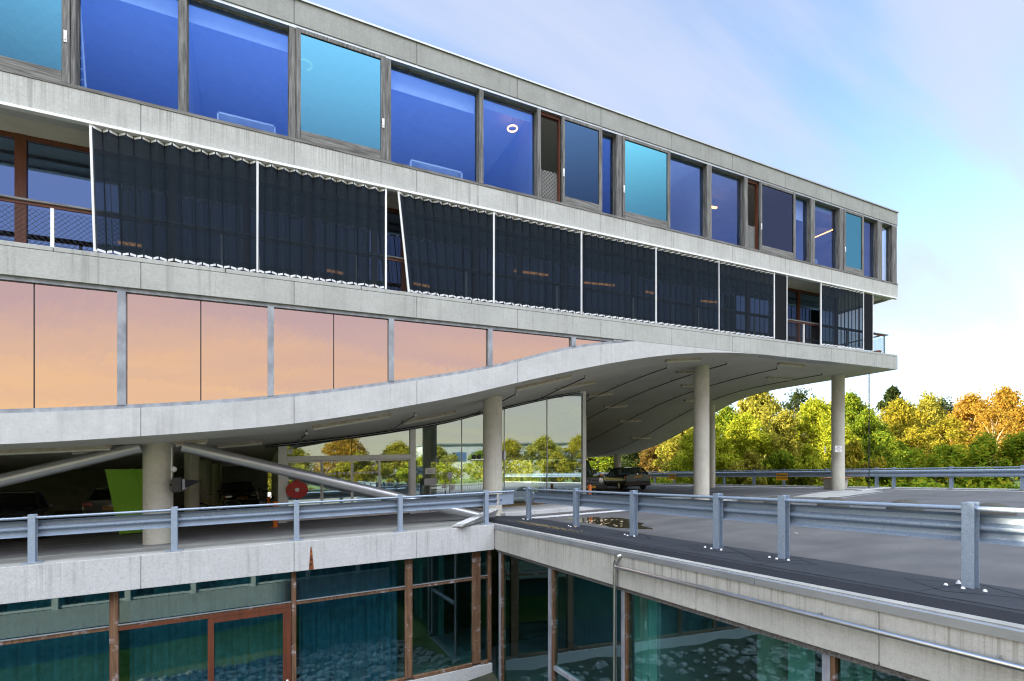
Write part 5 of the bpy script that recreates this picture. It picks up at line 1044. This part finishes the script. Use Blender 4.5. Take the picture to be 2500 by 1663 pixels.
def variant(kind, seed):
    if (kind, seed) in VAR: return VAR[(kind, seed)]
    cs, rs = shape(kind, seed); per = {'conifer': 110, 'round': 130, 'tall': 130, 'sparse': 60, 'shrub': 190, 'fern': 220}[kind]
    sc_ = np.array([1, 1, 1 / 1.9 if kind in ('round', 'sparse', 'tall') else .8]); v, f = leaves(np.zeros((1, 3)), np.zeros(1), 1, 1)
    v, f = leaves(cs / sc_, rs, per, {'conifer': .040, 'round': .036, 'tall': .036, 'sparse': .034, 'shrub': .050, 'fern': .062}[kind], .6 if kind == 'fern' else 0, .25 if kind == 'fern' else .55); v = v * sc_
    t_ = MB(); top_ = .9 if kind == 'conifer' else .72
    if kind in ('shrub', 'fern'):
        for k in range(7): a = k * .9; t_.tube([(0, 0, -.02), (.2 * math.cos(a), .2 * math.sin(a), .3), (.5 * math.cos(a), .5 * math.sin(a), .7)], .02, 5, True, .006)
    else:
        t_.tube([(0, 0, -.03), (.02, .01, .2), (-.02, .02, .45), (.01, 0, top_)], .055, 8, True, .012); o_ = np.argsort(rng.random(len(cs)))
        for k in o_[:(30 if kind == 'sparse' else 14)]:
            c = cs[k]; zb = max(.12, c[2] - .25 - .15 * rng.random()); m_ = ((c[0] * .45), (c[1] * .45), (zb + c[2]) / 2 + .03); t_.tube([(0, 0, zb), m_, tuple(c)], .018, 5, True, .005)
    o2 = rng.random(len(cs)) < .5; v2, f2 = leaves((cs / sc_)[o2], rs[o2] * 1.7, max(8, per // 6), .030); f = np.concatenate([f, f2 + len(v)]); v = np.concatenate([v, v2 * sc_])
    VAR[(kind, seed)] = (v, f, t_); return VAR[(kind, seed)]
LM = {'lime': leafmat('lime_leaves', [(.14, .18, .012), (.32, .36, .025), (.52, .50, .05), (.44, .47, .04), (.20, .26, .02)]), 'olive': leafmat('olive_leaves', [(.12, .13, .02), (.30, .28, .04), (.50, .43, .07), (.40, .37, .06), (.17, .19, .03)]),
      'gold': leafmat('gold_leaves', [(.16, .15, .015), (.36, .30, .03), (.52, .41, .05), (.34, .30, .03), (.13, .16, .02)]), 'orange': leafmat('orange_leaves', [(.22, .13, .02), (.42, .22, .035), (.52, .31, .05), (.44, .29, .045), (.28, .22, .03)]),
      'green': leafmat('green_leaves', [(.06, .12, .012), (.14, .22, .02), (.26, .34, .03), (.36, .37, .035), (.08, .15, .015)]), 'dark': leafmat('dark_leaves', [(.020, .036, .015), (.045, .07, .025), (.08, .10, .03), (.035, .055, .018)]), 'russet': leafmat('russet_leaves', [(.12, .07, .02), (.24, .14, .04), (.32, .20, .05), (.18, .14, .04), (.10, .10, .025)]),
      'fern': leafmat('fern_leaves', [(.09, .17, .015), (.18, .29, .025), (.30, .38, .03), (.44, .38, .03), (.12, .21, .018)])}
CACHE = {}
def tree(kind, seed, px_, ytop, D, rad, col_, label, bark='bark', pos=None, top_z=None, grp='trees beyond the far guardrail', cat='tree', zb=None):
    x, y = pos if pos else at(px_, D); zb = gh(x, y) + K * max(-60, min(60, x)) - .1 if zb is None else zb; zt_ = top_z if top_z is not None else (HOR - ytop) / F * D
    v, f, t_ = variant(kind, seed); key = (kind, seed, col_)
    if key not in CACHE:
        CACHE[key] = (mesh_np('crown', v, f, LM[col_]), None); mt = bpy.data.meshes.new('trunk'); mt.from_pydata(t_.v, [], t_.f); mt.update(); mt.materials.append(M[bark]); mt.polygons.foreach_set('use_smooth', [True] * len(mt.polygons)); CACHE[key] = (CACHE[key][0], mt)
    r = bpy.data.objects.new('tree' if cat == 'tree' else 'shrub', None); C.objects.link(r); r.location = (x, y, zb); r.scale = (rad, rad, zt_ - zb); r.rotation_euler = (0, 0, R.random() * 6.28); tag(r, label, cat, grp)
    for nm, me in (('crown', CACHE[key][0]), ('trunk' if cat == 'tree' else 'stem', CACHE[key][1])):
        o = bpy.data.objects.new(nm, me); C.objects.link(o); o.parent = r
for a in [
    ('tall', 1, 1850, 957, 50, 4.2, 'olive', 'tallest olive yellow tree between the third and fourth columns'),
    ('round', 2, 1775, 1003, 46, 3.2, 'green', 'sunlit green tree touching the soffit edge right of the third column'),
    ('sparse', 3, 1950, 962, 60, 4.2, 'dark', 'dark half bare tree showing behind the tall olive tree'),
    ('round', 4, 1990, 985, 43, 3.0, 'lime', 'bright lime tree just left of the fourth column'),
    ('tall', 5, 2075, 972, 50, 3.4, 'green', 'green tree just right of the fourth column'),
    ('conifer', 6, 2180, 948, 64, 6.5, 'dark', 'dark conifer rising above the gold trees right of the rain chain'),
    ('round', 7, 2195, 985, 53, 3.3, 'gold', 'golden tree below the dark conifer'),
    ('tall', 8, 2268, 966, 56, 3.2, 'olive', 'tall olive tree between conifer and orange trees'),
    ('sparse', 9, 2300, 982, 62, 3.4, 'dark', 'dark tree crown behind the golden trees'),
    ('round', 10, 2370, 975, 50, 3.4, 'orange', 'orange tree with pale stems near the right edge', 'palebark'),
    ('tall', 11, 2455, 955, 52, 3.0, 'orange', 'tallest orange tree at the right edge', 'palebark'),
    ('sparse', 12, 2425, 1005, 44, 2.8, 'orange', 'small sparse orange tree with pale branches in front of the tall orange one', 'palebark'),
    ('round', 13, 2230, 1052, 41, 2.3, 'gold', 'low pale gold tree above the fern bank', 'palebark'),
    ('tall', 14, 2115, 1010, 45, 2.6, 'green', 'green tree behind the rain chain'),
    ('round', 2, 1670, 1035, 52, 3.6, 'olive', 'olive tree framed by the soffit edge left of the third column'),
    ('round', 7, 1625, 1062, 58, 3.6, 'russet', 'brown russet tree left of the third column'),
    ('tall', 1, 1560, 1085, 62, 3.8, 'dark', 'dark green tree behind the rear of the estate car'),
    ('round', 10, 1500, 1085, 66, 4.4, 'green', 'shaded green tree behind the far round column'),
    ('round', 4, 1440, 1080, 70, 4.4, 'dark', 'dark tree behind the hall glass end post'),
    ('round', 4, 1725, 1040, 41, 2.7, 'lime', 'low lime tree just right of the third column'),
    ('round', 10, 1820, 1022, 42, 2.9, 'lime', 'rounded lime tree in front of the tallest olive tree'),
    ('tall', 11, 1915, 1012, 42, 2.7, 'olive', 'narrow olive tree left of the bright lime one'),
    ('round', 2, 2045, 1040, 40, 2.4, 'lime', 'low lime tree directly right of the fourth column'),
    ('round', 7, 2150, 1062, 40, 2.4, 'green', 'low green tree right of the rain chain'),
    ('round', 13, 2320, 1028, 46, 2.9, 'gold', 'low golden tree below the orange ones', 'palebark'),
    ('round', 10, 2500, 1000, 47, 3.2, 'orange', 'orange tree cut by the right edge of the photo', 'palebark'),
    ('tall', 5, 1690, 1085, 47, 2.6, 'lime', 'slim lime tree hidden partly by the third column')]:
    tree(*a[:8], **({'bark': a[8]} if len(a) > 8 else {}))
for a in [('shrub', 21, 1760, 1118, 37.5, 2.0, 'lime', 'yellow green shrub behind the far guardrail right of the third column'), ('shrub', 22, 1830, 1112, 36, 2.0, 'olive', 'olive shrub behind the far guardrail left of its yellow sign'), ('shrub', 21, 1905, 1110, 35, 2.0, 'green', 'green shrub behind the yellow sign'), ('shrub', 22, 1975, 1100, 34, 2.0, 'lime', 'lime shrub behind the guardrail left of the fourth column'), ('shrub', 23, 2085, 1095, 33, 1.9, 'gold', 'golden shrub behind the guardrail at the rain chain'), ('shrub', 23, 2150, 1105, 33, 1.8, 'green', 'green shrub between rain chain and fern bank'),
          ('fern', 31, 2235, 1112, 31, 1.9, 'fern', 'ferny green shrub at the left end of the fern bank'), ('fern', 32, 2320, 1098, 30, 2.2, 'fern', 'ferny green shrub in the middle of the fern bank'), ('fern', 31, 2405, 1078, 30, 2.3, 'fern', 'tall ferny green shrub right of the middle of the fern bank'), ('fern', 32, 2490, 1070, 29, 2.3, 'fern', 'ferny green shrub at the right edge of the photo')]: tree(*a, grp='shrubs along the far guardrail', cat='shrub')
# low growth filling the bank and a distant wood closing the view
m = []
bank = []
for k in range(330): bank.append((28.9 + abs(R.gauss(0, 2.6)), R.uniform(4, 44)))
cs = np.array([(x, y, gh(x, y) + K * x + R.uniform(.2, 1.5)) for x, y in bank]); v, f = leaves(cs, np.full(len(cs), .75), 70, .13); o = bpy.data.objects.new('undergrowth', mesh_np('undergrowth', v, f, LM['fern'])); C.objects.link(o); tag(o, 'low ferny undergrowth on the bank behind the far guardrail', 'undergrowth', kind='stuff')
cs = []
for k in range(700):
    a = R.uniform(-.35, 1.35); d = R.uniform(85, 150); x, y = d * math.cos(a), d * math.sin(a); cs.append((x, y, R.uniform(-2, 6.0) + (d - 85) * .03))
for k in range(260): cs.append((R.uniform(-20, 28), R.uniform(66, 90), R.uniform(-2, 5)))
cs = np.array(cs); v, f = leaves(cs, np.full(len(cs), 3.2), 60, .42); o = bpy.data.objects.new('distant_wood', mesh_np('distant_wood', v, f, LM['olive'])); C.objects.link(o); tag(o, 'continuous wood far behind the single trees', 'wood', kind='stuff')
# the far side of the site, met as reflections in the glass
k = 0
for x, y, zt_, rd, cl_, lb in [(-22, -46, 6.0, 5, 'olive', 'low olive tree mirrored at the left of the door glazing'), (-12, -50, 6.4, 5, 'green', 'green tree mirrored in the left door glazing'), (-3, -48, 7.4, 5, 'olive', 'olive tree mirrored in the middle of the door glazing'), (5, -52, 6.4, 5, 'gold', 'gold tree mirrored in the right of the door glazing'), (13, -48, 7.8, 5, 'orange', 'big orange tree mirrored above the sliding doors'), (22, -50, 7.4, 5, 'gold', 'gold tree mirrored beside the door post'), (31, -56, 7.0, 5, 'olive', 'olive tree mirrored left of the second column'), (40, -52, 6.6, 5, 'green', 'green tree mirrored right of the second column'), (49, -60, 9.4, 5, 'gold', 'gold tree mirrored in the tall hall glass'), (60, -64, 10.5, 6, 'olive', 'olive tree mirrored near the end of the hall glass'), (72, -66, 11.4, 6, 'gold', 'gold tree mirrored at the end of the hall glass')]:
    tree(['round', 'round', 'tall'][k % 3], [2, 4, 8][k % 3], 0, 0, 0, rd, cl_, lb, pos=(x, y), top_z=zt_ - 1.3, grp='trees mirrored in the entrance glass'); k += 1
for k, x in enumerate((-8, 2, 12, 22, 33, 44, 55)): tree('shrub', 21 + k % 3, 0, 0, 0, 4.5, ['lime', 'olive', 'gold'][k % 3], ['lime', 'olive', 'gold'][k % 3] + ' shrub in the mirrored hedge, number %d of it from its west end' % (k + 1), pos=(x, -30 - k % 2 * 3), top_z=2.2 + .03 * x, grp='hedge mirrored in the entrance glass', cat='shrub')
fb = thing('office_building', 'low pale office building mirrored in the hall glass', 'building', (58, -82, -2)); m = MB().box(36, 84, -90, -80, -2.5, 6.5); build(m, 'wall', M['con_light'], fb); m = MB()
for k in range(9): m.box(38 + 5 * k, 41.5 + 5 * k, -80, -79.95, 2.2, 4.6)
build(m, 'window', M['gl_dark'], fb); build(MB().box(35.5, 84.5, -90.5, -79.5, 6.503, 6.8), 'roof', M['alu'], fb)
